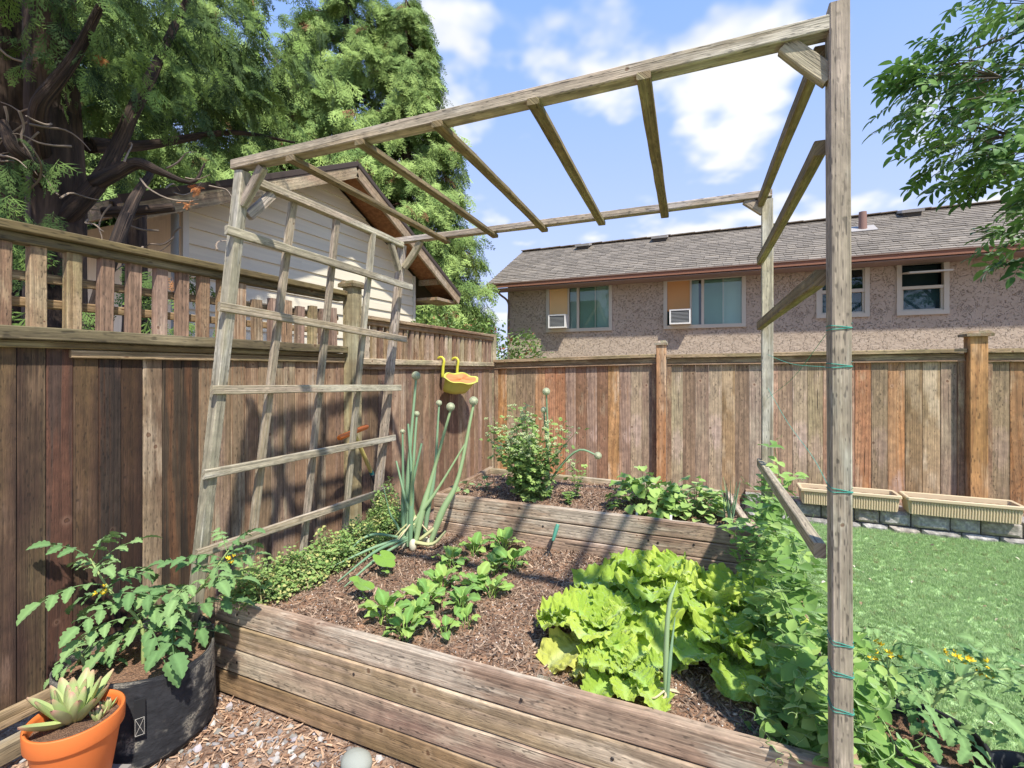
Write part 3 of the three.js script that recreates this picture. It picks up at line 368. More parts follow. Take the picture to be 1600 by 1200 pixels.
// ---------- raised beds ----------
const soilY = (x, z) => 0.375 + 0.03 * (fbm(x * 2.2 + 5, z * 2.2, 4, 9) - 0.5) + 0.04 * (fbm(x * 11, z * 11, 4, 19) - 0.5) + 0.03 * sstep(-2.2, -2.6, z);
const soilB = (x, z) => 0.612 + 0.02 * (fbm(x * 3 + 5, z * 3, 4, 29) - 0.5) + 0.032 * (fbm(x * 12, z * 12, 4, 39) - 0.5);
{
  const plankRow = (o, p, q, n, y0, h, t, hint) => { for (let i = 0; i < n; i++) { const off = hint.clone().multiplyScalar(rF.s(0.003)); const b = beam('plank', o, V(p[0], y0 + (i + 0.5) * h, p[1]).add(off), V(q[0], y0 + (i + 0.5) * h, q[1]).add(off), h - 0.003, t, hint, rF() < 0.6 ? mLum : mLumD, { strip: 8 + (i * 5 + rF.i(6)) % 6, v0: 0.1 * rF(), vm: 2.6, c: 0.005, n: 14, rough: 0.004, seed: i + 3 }); } };
  const nail = (o, list, z) => { const g = new THREE.SphereGeometry(0.006, 8, 5); g.scale(1, 1, 0.4); for (const [x, y] of list) { const m = part('bolt', g, mBolt, o); m.position.set(x, y, z); } }; const mBolt = plain(0x4a4440, 0.5, { metalness: 0.6 });
  const f = thing('raised_bed', 'front timber raised bed of four stacked planks holding lettuce', 'raised bed', [0, 0, 0], 0, 'timber raised beds');
  plankRow(f, [-2.1, -1.5], [0.34, -1.5], 4, 0, 0.105, 0.04, V(0, 0, 1)); plankRow(f, [-2.08, -1.525], [-2.08, -2.72], 4, 0, 0.105, 0.038, V(1, 0, 0)); plankRow(f, [0.32, -1.525], [0.32, -2.72], 4, 0, 0.105, 0.038, V(1, 0, 0)); plankRow(f, [-2.055, -2.7], [-1.72, -2.7], 4, 0, 0.105, 0.04, V(0, 0, 1)); plankRow(f, [0.19, -2.7], [0.3, -2.7], 4, 0, 0.105, 0.04, V(0, 0, 1));
  for (const x of [-1.2, -0.55]) part('stake', box(0.045, 0.4, 0.04, x, 0.2, -1.545), mLum, f);
  nail(f, [[-1.95, 0.37], [-1.95, 0.16], [-1.3, 0.27], [-0.7, 0.06], [-0.6, 0.36], [-0.3, 0.26], [0.25, 0.37]], -1.477);
  part('soil', sheet(-2.065, 0.305, -2.685, -1.518, 220, 110, soilY, 1.3), mSoil, f);
  const b = thing('raised_bed', 'rear timber raised bed, higher, with its planks standing behind the front bed', 'raised bed', [0, 0, 0], 0, 'timber raised beds');
  plankRow(b, [-1.7, -2.7], [0.175, -2.7], 4, 0.3, 0.0865, 0.038, V(0, 0, 1)); plankRow(b, [-1.7, -2.7], [0.175, -2.7], 3, 0.0, 0.0995, 0.036, V(0, 0, 1)); for (let i = 0; i < 2; i++) { const y = i ? 0.3 : 0; plankRow(b, [-1.68, -2.722], [-1.73, -3.6], i ? 4 : 3, y, i ? 0.0865 : 0.0995, 0.036, V(1, 0, 0)); plankRow(b, [0.155, -2.722], [0.05, -3.48], i ? 4 : 3, y, i ? 0.0865 : 0.0995, 0.036, V(1, 0, 0)); plankRow(b, [-1.71, -3.55], [0.04, -3.5], i ? 4 : 3, y, i ? 0.0865 : 0.0995, 0.036, V(0, 0, 1)); }
  nail(b, [[-1.1, 0.62], [-0.95, 0.53], [-0.35, 0.53], [-0.3, 0.525], [-0.12, 0.54], [0.05, 0.61], [0.13, 0.61], [0.12, 0.52]], -2.678);
  part('soil', sheet(-1.7, 0.12, -3.51, -2.715, 150, 70, soilB, 1.3), mSoil, b);
  const r = rng(14), ms = [], cs = [];
  const sow = (n, x0, x1, z0, z1, yf) => { for (let i = 0; i < n; i++) { const x = r.b(x0, x1), z = r.b(z0, z1), l = 0.003 + 0.034 * Math.pow(r(), 3.2), k = r(); const wh = k > 0.97; ms.push(new THREE.Matrix4().compose(V(x, yf(x, z) + 0.002, z), Q().setFromEuler(new THREE.Euler(r.s(0.8), r() * 6.3, r.s(0.8))), wh ? V(0.003, 0.0025, 0.003) : V(l, r.b(0.0012, 0.003), r.b(0.0015, 0.006)))); cs.push(lin(...(wh ? [0.75, 0.72, 0.66] : mix3([0.12, 0.075, 0.05], [0.58, 0.42, 0.29], r() * r() * 1.2)))); } };
  sow(24000, -2.05, 0.29, -2.67, -1.53, soilY); sow(9000, -1.69, 0.1, -3.5, -2.73, soilB);
  tag(stuffPart('soil_litter', crumb(5, 1), mCrumb, ms, cs, scene), 'bark crumbs and white perlite specks over the bed soil', 'soil litter');
}

// ---------- arbor ----------
{
  const a = thing('garden_arbor', 'bleached timber arbor with a leaning trellis side spanning the raised beds', 'arbor');
  const r = rng(63), S = () => ({ strip: r.i(8), v0: r() * 0.4, vm: 2.6, c: 0.003, n: 10, rough: 0.003, bow: r.s(0.006), seed: r.i(999) }), Xh = V(1, 0, 0), Zh = V(0, 0, 1), Yh = V(0, 1, 0);
  const bm = (n, p, q, w, t, h, m = mLum) => beam(n, a, V(...p), V(...q), w, t, h, m, n === 'post' ? { ...S(), bow: 0, rough: 0 } : S());
  // lean of the trellis side: x at height y
  const lx = (y, z) => mix(-2.12, -1.9, (y - 0.64) / 1.62) - 0.015 * (z + 1.45);
  bm('post', [lx(0.0, -1.45) + 0.0, 0.0, -1.42], [-1.885, 2.3, -1.455], 0.05, 0.045, Zh); bm('post', [lx(0.02, -2.65), 0.02, -2.64], [-1.925, 2.27, -2.65], 0.045, 0.045, Zh);
  for (const [z0, z1] of [[-1.686, -1.733], [-2.025, -2.018], [-2.344, -2.309]]) bm('trellis_upright', [lx(0.42, z0), 0.42, z0], [lx(2.255, z1), 2.255, z1], 0.038, 0.024, Xh);
  for (const [ya, yb] of [[2.036, 1.996], [1.717, 1.65], [1.362, 1.326], [0.996, 0.986], [0.645, 0.632]]) bm('trellis_slat', [lx(ya, -1.39) + 0.031, ya, -1.39], [lx(yb, -2.7) + 0.031, yb, -2.7], 0.04, 0.02, Xh);
  bm('side_rail', [-1.87, 2.272, -1.485], [-1.91, 2.262, -2.62], 0.042, 0.036, Yh);
  bm('front_beam', [-1.92, 2.327, -1.45], [0.262, 2.32, -1.45], 0.055, 0.04, Yh); bm('rear_beam', [-1.96, 2.3, -2.65], [0.235, 2.3, -2.65], 0.05, 0.035, Yh);
  bm('post', [0.284, 0, -1.45], [0.275, 2.365, -1.45], 0.044, 0.06, Zh); bm('post', [0.215, 0, -2.65], [0.215, 2.275, -2.65], 0.05, 0.042, Zh);
  for (const [xa, xb] of [[-0.199, -0.265], [-0.537, -0.604], [-0.888, -0.942], [-1.223, -1.263], [-1.572, -1.6]]) bm('rafter', [xa, 2.291, -1.418], [xb, 2.266, -2.685], 0.04, 0.022, Yh, mMoss);
  for (const [ya, yb, w] of [[2.275, 2.262, 0.045], [2.03, 1.985, 0.04], [1.69, 1.665, 0.042], [0.975, 0.99, 0.04]]) bm('side_slat', [0.243, ya, -1.48], [0.185, yb, -2.67], w, 0.028, Xh, ya > 1.5 ? mMoss : mLum);
  bm('brace', [0.16, 2.3, -1.45], [0.262, 2.19, -1.45], 0.045, 0.03, Zh); bm('brace', [-1.76, 2.3, -1.452], [-1.885, 2.16, -1.455], 0.04, 0.03, Zh); bm('brace', [-1.88, 2.25, -1.6], [-1.895, 2.12, -1.49], 0.04, 0.028, Xh); bm('brace', [-1.78, 2.28, -2.65], [-1.91, 2.12, -2.652], 0.042, 0.03, Zh); bm('brace', [-1.905, 2.25, -2.5], [-1.925, 2.1, -2.61], 0.042, 0.028, Xh); bm('brace', [0.12, 2.285, -2.65], [0.2, 2.22, -2.65], 0.042, 0.03, Zh);
  // green twine tied round the posts and strung across
  const mTw = plain(0x3f9a86, 0.7);
  const loop = (x, z, y, w, d) => { const P = []; for (let k = 0; k <= 26; k++) { const t = k / 26 * 4 * PI + 0.8, c = Math.cos(t), s = Math.sin(t), m = Math.max(Math.abs(c), Math.abs(s)); P.push(V(x + c / m * w, y + 0.008 * Math.sin(t * 0.5) + k * 0.0004, z + s / m * d)); } return tube(P, 0.0011, { seg: 80, n: 4 }); };
  [[1.55, 'topmost green twine tie on the near right post'], [1.455, 'green twine tie on the near right post just below the rail end height'], [1.145, 'thick green twine tie on the near right post above the lawn'], [0.765, 'green twine tie halfway down the near right post among peas'], [0.69, 'green twine tie low on the near right post'], [0.6, 'lowest green twine tie on the near right post']].forEach(([y, l]) => solo('twine_tie', loop(0.2835 - y * 0.0038, -1.45, y, 0.0232, 0.0312), mTw, l, 'twine', 'twine ties'));
  const line = (l, ...p) => solo('twine_line', tube(p.map((q) => V(...q)), 0.0009, { seg: 24, n: 4 }), mTw, l, 'twine', 'twine lines');
  line('thin green twine sagging from far right post down to near post', [0.215, 1.36, -2.62], [0.25, 1.24, -2.2], [0.275, 1.17, -1.8], [0.262, 1.145, -1.48]);
  line('thin green twine slanting up to the near right post', [0.215, 1.31, -2.63], [0.245, 1.42, -2.0], [0.262, 1.55, -1.48]);
  line('thin green twine strung level between the right posts', [0.215, 1.52, -2.62], [0.24, 1.47, -2.0], [0.262, 1.455, -1.48]);
}

// ---------- trees ----------
const tBark = tex(512, 512, (u, v) => { const f = fbm(u * 24 + 2 * fbm(u * 5, v * 3, 3, 8), v * 4, 4, 3), g = fbm(u * 60, v * 16, 2, 6); return mix3([40, 32, 27], [102, 83, 67], clamp(f * 1.5 - 0.3 + 0.3 * (g - 0.5), 0, 1)); });
const bBark = tex(512, 512, (u, v) => fbm(u * 24 + 2 * fbm(u * 5, v * 3, 3, 8), v * 4, 4, 3), false); for (const t of [tBark, bBark]) t.repeat.set(1, 1);
const mBark = new THREE.MeshStandardMaterial({ map: tBark, bumpMap: bBark, bumpScale: 0.02, roughness: 0.95 }), mTwig = plain(0x8a7b6a, 0.9), mBark2 = plain(0x6a5442, 0.95);
// flat scale-leaf spray of a cedar, 1 long, pointing +z and curling down
function cedarSpray(seed, rows, sub) {
  const r = rng(seed), pos = [], idx = [], uv = []; const dia = (a, b, w, n) => { const d = V().subVectors(b, a), s = V().crossVectors(d, n).normalize().multiplyScalar(w), m = a.clone().lerp(b, 0.45), k = pos.length / 3; for (const q of [a, m.clone().add(s), m.clone().sub(s), b]) { pos.push(q.x, q.y, q.z); uv.push(0, 0); } idx.push(k, k + 1, k + 2, k + 1, k + 3, k + 2); };
  const ax = (t) => V(0.06 * Math.sin(t * 3 + seed), -0.32 * t * t, t), up = V(0, 1, 0.2);
  for (let i = 0; i < rows; i++) { const t = (i + 0.6) / rows; dia(ax(t - 0.6 / rows), ax(t + 0.6 / rows), 0.012, up); for (const s of [-1, 1]) { const a = ax(t), L = (0.5 * (1 - t) + 0.1) * r.b(0.7, 1.2), an = r.b(0.6, 0.95), tw = r.s(0.35), d = V(s * Math.sin(an), -0.25 + tw * 0.5, Math.cos(an)).normalize(), b = a.clone().addScaledVector(d, L).add(V(0, -L * L * 0.35, 0)), n = up.clone().add(V(s * tw, 0, 0)); dia(a, b, 0.02, n); for (let k = 0; k < sub; k++) { const q = a.clone().lerp(b, (k + 0.7) / (sub + 0.3)), l = L * 0.42 * (1.15 - k / sub); for (const e of [-1, 1]) { const dd = d.clone().applyAxisAngle(up.clone().normalize(), e * 0.75); dia(q, q.clone().addScaledVector(dd, l).add(V(r.s(0.02), -l * 0.25 + r.s(0.02), 0)), 0.017, n); } } } }
  return fromArrays(pos, idx, uv);
}
const sprayFar = [cedarSpray(2, 6, 2), cedarSpray(5, 7, 2)], sprayNear = cedarSpray(9, 8, 3), mCed = new THREE.MeshStandardMaterial({ color: 0xffffff, roughness: 0.9, side: THREE.DoubleSide });
function cedar(label, x, z, h, y0, R, nB, nS, seed, size, hueA, hueB) {
  const r = rng(seed), t = thing('cedar_tree', label, 'tree', [x, 0, z], 0, 'cedars behind the shed'); part('trunk', tube([V(0, 0, 0), V(0.05, h * 0.4, 0), V(0, h, 0)], [0.22, 0.14, 0.02], { seg: 10, n: 9 }), mBark, t);
  const ms = [[], []], cs = [[], []], wood = [];
  for (let b = 0; b < nB; b++) {
    const u = Math.pow(r(), 1.25), y = y0 + (h - y0) * u, ph = r() * 2 * PI, len = R * Math.pow(1 - u * 0.97, 0.78) * r.b(0.68, 1.14) + 0.1, o = V(Math.sin(ph), 0, Math.cos(ph)), B = (q) => V(0, y, 0).addScaledVector(o, len * q).add(V(0, -len * (0.42 * q - 0.12 * q * q * q), 0)); const lum = r.b(-0.25, 0.25);
    if (b % 3 === 0) wood.push(tube([B(0), B(0.5), B(0.95)], [0.03, 0.018, 0.006], { seg: 4, n: 4, cap: false }));
    for (let s = 0; s < nS; s++) { const q = mix(0.42, 1.03, Math.pow(r(), 0.7)), side = V(o.z, 0, -o.x), p = B(q).addScaledVector(side, r.s(0.34) * len * (1.1 - q * 0.5) * 0.7).add(V(r.s(0.08), r.s(0.14) - 0.05, r.s(0.08))), k = r.i(2); ms[k].push(M4(p, ph + r.s(1.0), -r.b(0.35, 1.35), r.s(0.7), size * r.b(0.6, 1.25) * (1.05 - 0.5 * u))); const f = clamp(0.45 + lum + r.s(0.3) + (q - 0.75) * 0.6, 0, 1); cs[k].push(lin(...(r() < 0.02 ? [0.2, 0.1, 0.04] : mix3(hueA, hueB, f)))); }
  }
  for (const k of [0, 1]) stuffPart('crown', sprayFar[k], mCed, ms[k], cs[k], t); const w = part('branches', merge(wood), mBark2, t); w.userData.kind = 'stuff'; return t;
}
const gA = [0.09, 0.17, 0.035], gB = [0.36, 0.49, 0.13];
cedar('tall cedar right of the shed gable with drooping bright sprays against the sky', -6.9, -9.65, 10.6, 0.6, 2.35, 380, 34, 1, 0.56, gA, gB);
cedar('tall cedar straight behind the shed ridge', -8.35, -9.2, 13.5, 1, 2.85, 400, 32, 2, 0.6, [0.08, 0.16, 0.035], [0.34, 0.47, 0.12]);
cedar('cedar behind the left half of the shed roof', -10.3, -7.2, 13, 1, 2.7, 360, 30, 3, 0.6, [0.08, 0.15, 0.03], [0.33, 0.46, 0.12]);
cedar('cedar filling the gap beyond the dark trunk at far left', -10.8, -4.6, 12, 0.6, 2.7, 340, 28, 4, 0.6, [0.08, 0.15, 0.03], [0.33, 0.46, 0.12]);
{ // old cedar just behind the left fence
  const t = thing('cedar_tree', 'old dark cedar with twin trunks and bare limbs leaning over the left fence', 'tree'), r = rng(31), A = (l) => l.map((p) => V(...p));
  part('trunk', tube(A([[-3.72, 0, -1.62], [-3.7, 1.4, -1.61], [-3.72, 2.4, -1.62], [-3.73, 3.4, -1.6], [-3.7, 6.8, -1.6]]), [0.2, 0.155, 0.14, 0.125, 0.04], { seg: 30, n: 18, bark: 0.2 }), mBark, t);
  part('trunk', tube(A([[-4.25, 0, -1.6], [-4.2, 2.5, -1.55], [-4.15, 4, -1.5], [-4.1, 6, -1.4]]), [0.2, 0.15, 0.12, 0.04], { seg: 22, n: 14, bark: 0.2, seed: 4 }), mBark, t);
  part('trunk', tube(A([[-3.95, 0, -2.2], [-3.92, 1.8, -2.16], [-3.9, 2.62, -2.15]]), [0.1, 0.085, 0.07], { seg: 12, n: 10, bark: 0.4, seed: 7 }), mBark, t);
  const limb = (l, R) => part('limb', tube(A(l), R, { seg: 18, n: 9, bark: 0.25, seed: r.i(99) }), mBark, t);
  limb([[-3.65, 2.33, -1.6], [-3.5, 2.573, -1.713], [-3.45, 2.882, -1.817], [-3.4, 3.049, -1.851], [-3.4, 3.276, -1.936], [-3.5, 3.573, -2.08], [-3.5, 4.2, -2.3]], [0.06, 0.045, 0.04, 0.032, 0.02]);
  limb([[-3.5, 2.767, -1.296], [-3.45, 2.63, -1.315], [-3.5, 2.597, -1.4], [-3.65, 2.55, -1.53]], [0.02, 0.03, 0.04, 0.045]);
  limb([[-3.5, 2.58, -1.7], [-3.4, 2.654, -1.763], [-3.3, 2.722, -1.831], [-3.2, 2.681, -1.902], [-3.1, 2.646, -2.035], [-3.1, 2.801, -2.119]], [0.05, 0.04, 0.03, 0.012, 0.006]);
  limb([[-3.9, 0.6, -1.62], [-3.1, 2.0, -1.57], [-3.2, 2.424, -1.742], [-3.4, 2.72, -1.962]], [0.05, 0.034, 0.03, 0.02]);
  limb([[-3.7, 2.7, -1.55], [-3.4, 2.883, -1.4], [-3.3, 2.995, -1.425], [-3.2, 3.131, -1.464], [-3.0, 3.4, -1.5]], [0.05, 0.04, 0.035, 0.03, 0.02]);
  limb([[-3.5, 2.42, -1.75], [-3.3, 2.45, -1.886], [-3.2, 2.484, -1.987]], [0.03, 0.03, 0.026]);
  limb([[-3.75, 2.9, -1.8], [-3.9, 3.1, -2.2], [-3.85, 3.5, -2.9], [-3.7, 3.6, -3.4]], [0.05, 0.035, 0.02, 0.01]);
  for (let k = 0; k < 34; k++) { // thin bare twigs
    const base = k < 18 ? V(r.b(-3.6, -3.3), r.b(2.4, 3.2), r.b(-1.55, -1.2)) : V(r.b(-3.5, -3.0), r.b(2.1, 2.75), r.b(-2.2, -1.6)); let d = V(r.s(1), r.s(0.7) - (k > 17 ? 0.3 : 0), r.s(1)).normalize(); const P = [base]; const L = r.b(0.15, 0.4); for (let i = 0; i < 4; i++) { d = d.clone().add(V(r.s(0.6), r.s(0.6), r.s(0.6))).normalize(); P.push(P[i].clone().addScaledVector(d, L / 4)); } part('twig', tube(P, [0.007, 0.005, 0.002], { seg: 10, n: 4 }), mTwig, t);
  }
  const ms = [], cs = [], spots = [[-3.4, 3.3, -1.664, 0.3, 60], [-3.6, 3.561, -2.018, 0.36, 90], [-3.8, 3.92, -2.495, 0.4, 100], [-3.6, 3.955, -2.726, 0.36, 90], [-3.7, 4.364, -3.182, 0.4, 80], [-4.2, 3.605, -2.497, 0.35, 60], [-4.2, 3.736, -2.93, 0.35, 60], [-3.8, 3.947, -3.065, 0.3, 60], [-4.5, 3.458, -2.333, 0.35, 45], [-4.6, 3.266, -2.208, 0.35, 40], [-4.6, 3.551, -2.931, 0.35, 40], [-3.5, 2.589, -1.36, 0.14, 14], [-3.45, 2.2, -1.258, 0.2, 26], [-3.2, 2.0, -1.883, 0.12, 14], [-3.5, 2.2, -1.4, 0.2, 18], [-4.4, 3.608, -1.994, 0.4, 50], [-3.3, 3.75, -1.2, 0.5, 130], [-3.1, 4.1, -0.7, 0.6, 170], [-3.6, 4.3, -1.5, 0.7, 180], [-3.0, 4.6, -1.6, 0.6, 150], [-3.3, 4.9, -0.4, 0.7, 150], [-3.6, 5.4, -1.6, 0.8, 150], [-4.1, 4.4, -2.6, 0.7, 150], [-4.2, 4.2, -0.4, 0.8, 170], [-3.3, 1.65, -1.5, 0.25, 22], [-3.5, 1.7, -2.2, 0.2, 16], [-3.4, 3.3, -0.4, 0.5, 90], [-3.9, 6.2, -1.6, 0.6, 80]];
  for (const [x, y, z, R, n] of spots) for (let i = 0; i < n; i++) { const d = V(r.s(1), r.s(0.8), r.s(1)).multiplyScalar(R), p = V(x, y, z).add(d); ms.push(M4(p, Math.atan2(d.x + 0.3, d.z) + r.s(1.1), -r.b(0.2, 1.4), r.s(0.8), r.b(0.11, 0.26))); cs.push(lin(...(r() < 0.005 ? [0.42, 0.19, 0.07] : mix3([0.025, 0.055, 0.015], [0.19, 0.3, 0.06], r())))); }
  stuffPart('crown', sprayNear, mCed, ms, cs, t);
  const dm = [], dc = []; for (const [x, y, z] of [[-3.08, 2.62, -2.06], [-3.08, 2.5, -2.02], [-3.45, 3.35, -1.72]]) for (let i = 0; i < 7; i++) { dm.push(M4(V(x + r.s(0.02), y, z + r.s(0.02)), r() * 6.3, -r.b(-0.6, 1.2), r.s(0.6), r.b(0.04, 0.07))); dc.push(lin(0.6, 0.25, 0.09)); } stuffPart('dead_foliage', sprayNear, mCed, dm, dc, t);
}
{ // shrubs over the fence corner
  const g = leaf(0.06, ovate(0.014), { nu: 3, nv: 2, droop: 0.4, fold: 0.3 }), r = rng(17); const mB = leafMat(0xffffff, 0.3);
  [['leafy shrub with reddish tips showing over the far left fence', -3.75, -6.3, 0.8, 2.36, 3400], ['leafy shrub at the fence corner beside the stucco house', -2.95, -6.6, 0.72, 2.12, 3000]].forEach(([l, x, z, R, top, n]) => { const t = thing('leafy_shrub', l, 'shrub', [x, 0, z], 0, 'shrubs behind the corner'); part('stem', tube([V(0, 0, 0), V(0.05, 0.8, 0.02), V(0, 1.5, 0)], [0.05, 0.03, 0.01], { seg: 8 }), mBark2, t); const ms = [], cs = []; for (let i = 0; i < n; i++) { const d = V(r.s(1), r.s(1), r.s(1)).normalize(), q = Math.pow(r(), 0.3), b = 0.82 + 0.35 * vn(d.x * 3 + 9 + x, d.y * 3 + d.z * 2, 5); const p = V(d.x * R * q * b, top - 0.75 + d.y * 0.75 * q * b, d.z * R * q * b); ms.push(M4(p, Math.atan2(d.x, d.z) + r.s(1), r.b(-0.4, 1), r.s(0.6), r.b(0.8, 1.6))); cs.push(lin(...(r() < 0.07 ? [0.36, 0.14, 0.07] : mix3([0.09, 0.17, 0.035], [0.28, 0.4, 0.1], r())))); } stuffPart('foliage', g, mB, ms, cs, t); });
}
{ // ash reaching in from the right
  const t = thing('ash_tree', 'ash tree with long feathery leaves reaching in at the top right', 'tree'), r = rng(52), A = (l) => l.map((p) => V(...p)), mA = [lin(0.06, 0.15, 0.03), lin(0.09, 0.2, 0.04), lin(0.16, 0.3, 0.06)].map((c) => leafMat(c, 0.4, { roughness: 0.9 })), mW = plain(0x5d5346, 0.9);
  const cg = [0, 1, 2, 3].map((s) => { const L = [], q = rng(s + 80), n = 4; const bend = (z) => V(0.02 * Math.sin(z * 14 + s), -1.6 * z * z * 0.5, z); L.push(tube([bend(0), bend(0.1), bend(0.2)], 0.0012, { seg: 5, n: 3 }).toNonIndexed()); for (let i = 0; i < n; i++) for (const e of [-1, 1]) { const z = 0.05 + i * 0.04, g = leaf(q.b(0.066, 0.09), ovate(q.b(0.0155, 0.02), 0.8), { nu: 5, nv: 2, droop: q.b(0.2, 0.9), fold: 0.35, seed: i }); g.deleteAttribute('color'); g.applyMatrix4(M4(bend(z), e * q.b(0.85, 1.15), q.b(-0.3, 0.1), e * 0.25)); L.push(g.toNonIndexed()); } const g = leaf(0.09, ovate(0.019, 0.8), { nu: 5, nv: 2, droop: 0.5, fold: 0.35 }); g.deleteAttribute('color'); g.applyMatrix4(M4(bend(0.2), 0, -0.3)); L.push(g.toNonIndexed()); return merge(L); });
  part('trunk', tube(A([[6.966, 0.000, -5.184], [6.804, 1.531, -5.346], [6.318, 3.637, -5.508], [5.832, 5.905, -5.670]]), [0.19, 0.16, 0.13, 0.05], { seg: 20, n: 12, bark: 0.15 }), mBark, t);
  const limbs = [[[6.642, 2.665, -5.427], [4.860, 3.961, -5.832], [3.402, 4.123, -6.156], [2.187, 4.042, -5.994]], [[6.399, 3.475, -5.508], [4.860, 4.771, -6.156], [3.402, 4.933, -6.480], [2.106, 4.528, -6.075]], [[6.642, 2.665, -5.427], [4.860, 3.475, -5.832], [3.564, 3.556, -6.156], [2.430, 3.313, -6.156]], [[4.212, 3.556, -5.994], [3.402, 2.989, -5.994], [2.673, 2.746, -5.962]]];
  for (const l of limbs) part('limb', tube(A(l), [0.06, 0.03, 0.018, 0.006], { seg: 16, n: 6 }), mW, t);
  const cl = [[2.074, 4.232, -5.984, 0.49, 55], [2.203, 3.669, -6.035, 0.44, 55], [2.754, 3.605, -6.433, 0.49, 60], [2.657, 2.665, -6.015, 0.24, 18], [2.835, 4.528, -6.660, 0.53, 50], [1.814, 4.269, -5.670, 0.21, 14], [2.673, 5.030, -6.394, 0.49, 30], [1.782, 3.831, -5.670, 0.13, 6], [2.916, 3.151, -6.237, 0.28, 12]];
  for (const [x, y, z, R, n] of cl) for (let i = 0; i < n; i++) { const d = V(r.s(1), r.s(1), r.s(1)).normalize().multiplyScalar(R * Math.pow(r(), 0.5)), p = V(x, y, z).add(d); const m = part('leaf', cg[r.i(4)], mA[Math.min(2, r.i(4))], t, M4(p, Math.atan2(d.x - 0.25, d.z + 0.05) + r.s(0.9), r.b(-0.7, 0.35), r.s(0.5), r.b(1.15, 1.7))); if (i % 3 === 0) part('twig', tube([p, p.clone().lerp(V(x + 0.1, y, z), 0.6).add(V(0, 0.03, 0)), V(x + 0.4, y, z - 0.08)], [0.003, 0.0045, 0.006], { seg: 6, n: 3 }), mW, t); }
  const ms = [], cs = []; for (const [x, y, z, R, n] of [[5.670, 5.419, -6.318, 1.13, 420], [6.804, 4.609, -5.184, 1.30, 380], [6.318, 6.715, -5.346, 1.30, 300], [3.726, 4.771, -6.723, 0.57, 90]]) for (let i = 0; i < n; i++) { const d = V(r.s(1), r.s(1), r.s(1)).normalize().multiplyScalar(R * Math.pow(r(), 0.45)); ms.push(M4(V(x, y, z).add(d), Math.atan2(d.x, d.z) + r.s(0.9), r.b(-0.7, 0.35), r.s(0.5), r.b(1.1, 1.7))); cs.push(lin(...mix3([0.06, 0.15, 0.03], [0.13, 0.25, 0.05], r()))); }
  stuffPart('crown', cg[0], leafMat(0xffffff, 0.4), ms, cs, t);
}

// ---------- vegetables ----------
const stemMat = plain(lin(0.2, 0.3, 0.09), 0.7);
const plainDry = plain(lin(0.5, 0.46, 0.2), 0.8);
{ // lettuce
  const bCr = tex(256, 256, (u, v) => fbm(u * 22, v * 34, 3, 77), false);
  const W = (t) => 0.012 + 0.105 * Math.pow(Math.sin(PI * Math.pow(t, 1.25) * 0.93), 0.8) * (0.35 + 0.65 * t);
  const geo = [1, 2, 3, 4, 5, 6].map((s) => leaf(0.25, W, { nu: 60, nv: 20, a0: 0.15, droop: 1.0 + 0.1 * s, fold: 0.25 + 0.04 * s, ruf: 0.0085, rf: 8 + s * 0.9, seed: s, lobe: 0.16, lf: 15 + s, frill: 0.03, rib: [1.15, 1.2, 1.9], base: [0.95, 0.97, 0.9], edge: [1.08, 1.05, 1.0] }));
  const ms = [lin(0.45, 0.59, 0.085), lin(0.52, 0.64, 0.11), lin(0.37, 0.53, 0.07), lin(0.6, 0.62, 0.14)].map((c) => leafMat(c, 0.35, { vertexColors: true, bumpMap: bCr, bumpScale: 0.0035 }));
  const head = (x, z, n, sc, label, seed) => { const h = thing('lettuce', label, 'lettuce', [x, soilY(x, z), z], 0, 'lettuce heads'), r = rng(seed); for (let i = 0; i < n; i++) { const k = i / n, yaw = i * 2.399 + r.s(0.35), el = mix(1.35, 0.32, Math.pow(k, 0.8)) + r.s(0.15); part('leaf', geo[r.i(6)], ms[k > 0.85 && r() < 0.35 ? 3 : r.i(3)], h, M4(V(Math.sin(yaw) * 0.012, 0.01 + 0.03 * (1 - k), Math.cos(yaw) * 0.012), yaw, el, r.s(0.3), sc * mix(0.68, 1.12, k) * r.b(0.88, 1.1))); } return h; };
  head(-0.43, -1.87, 30, 1.04, 'frilly light green lettuce at the left front of the clump', 3); head(-0.27, -2.26, 28, 1.32, 'tall frilly lettuce at the back against the rear bed planks', 4); head(-0.01, -2.14, 28, 1.36, 'frilly lettuce next to the pea vines', 5); head(-0.3, -1.66, 16, 0.66, 'small lettuce with yellowing leaves leaning over the front board', 6); head(0.05, -1.9, 18, 0.95, 'open lettuce with a yellow eaten leaf above bare soil', 8);
}
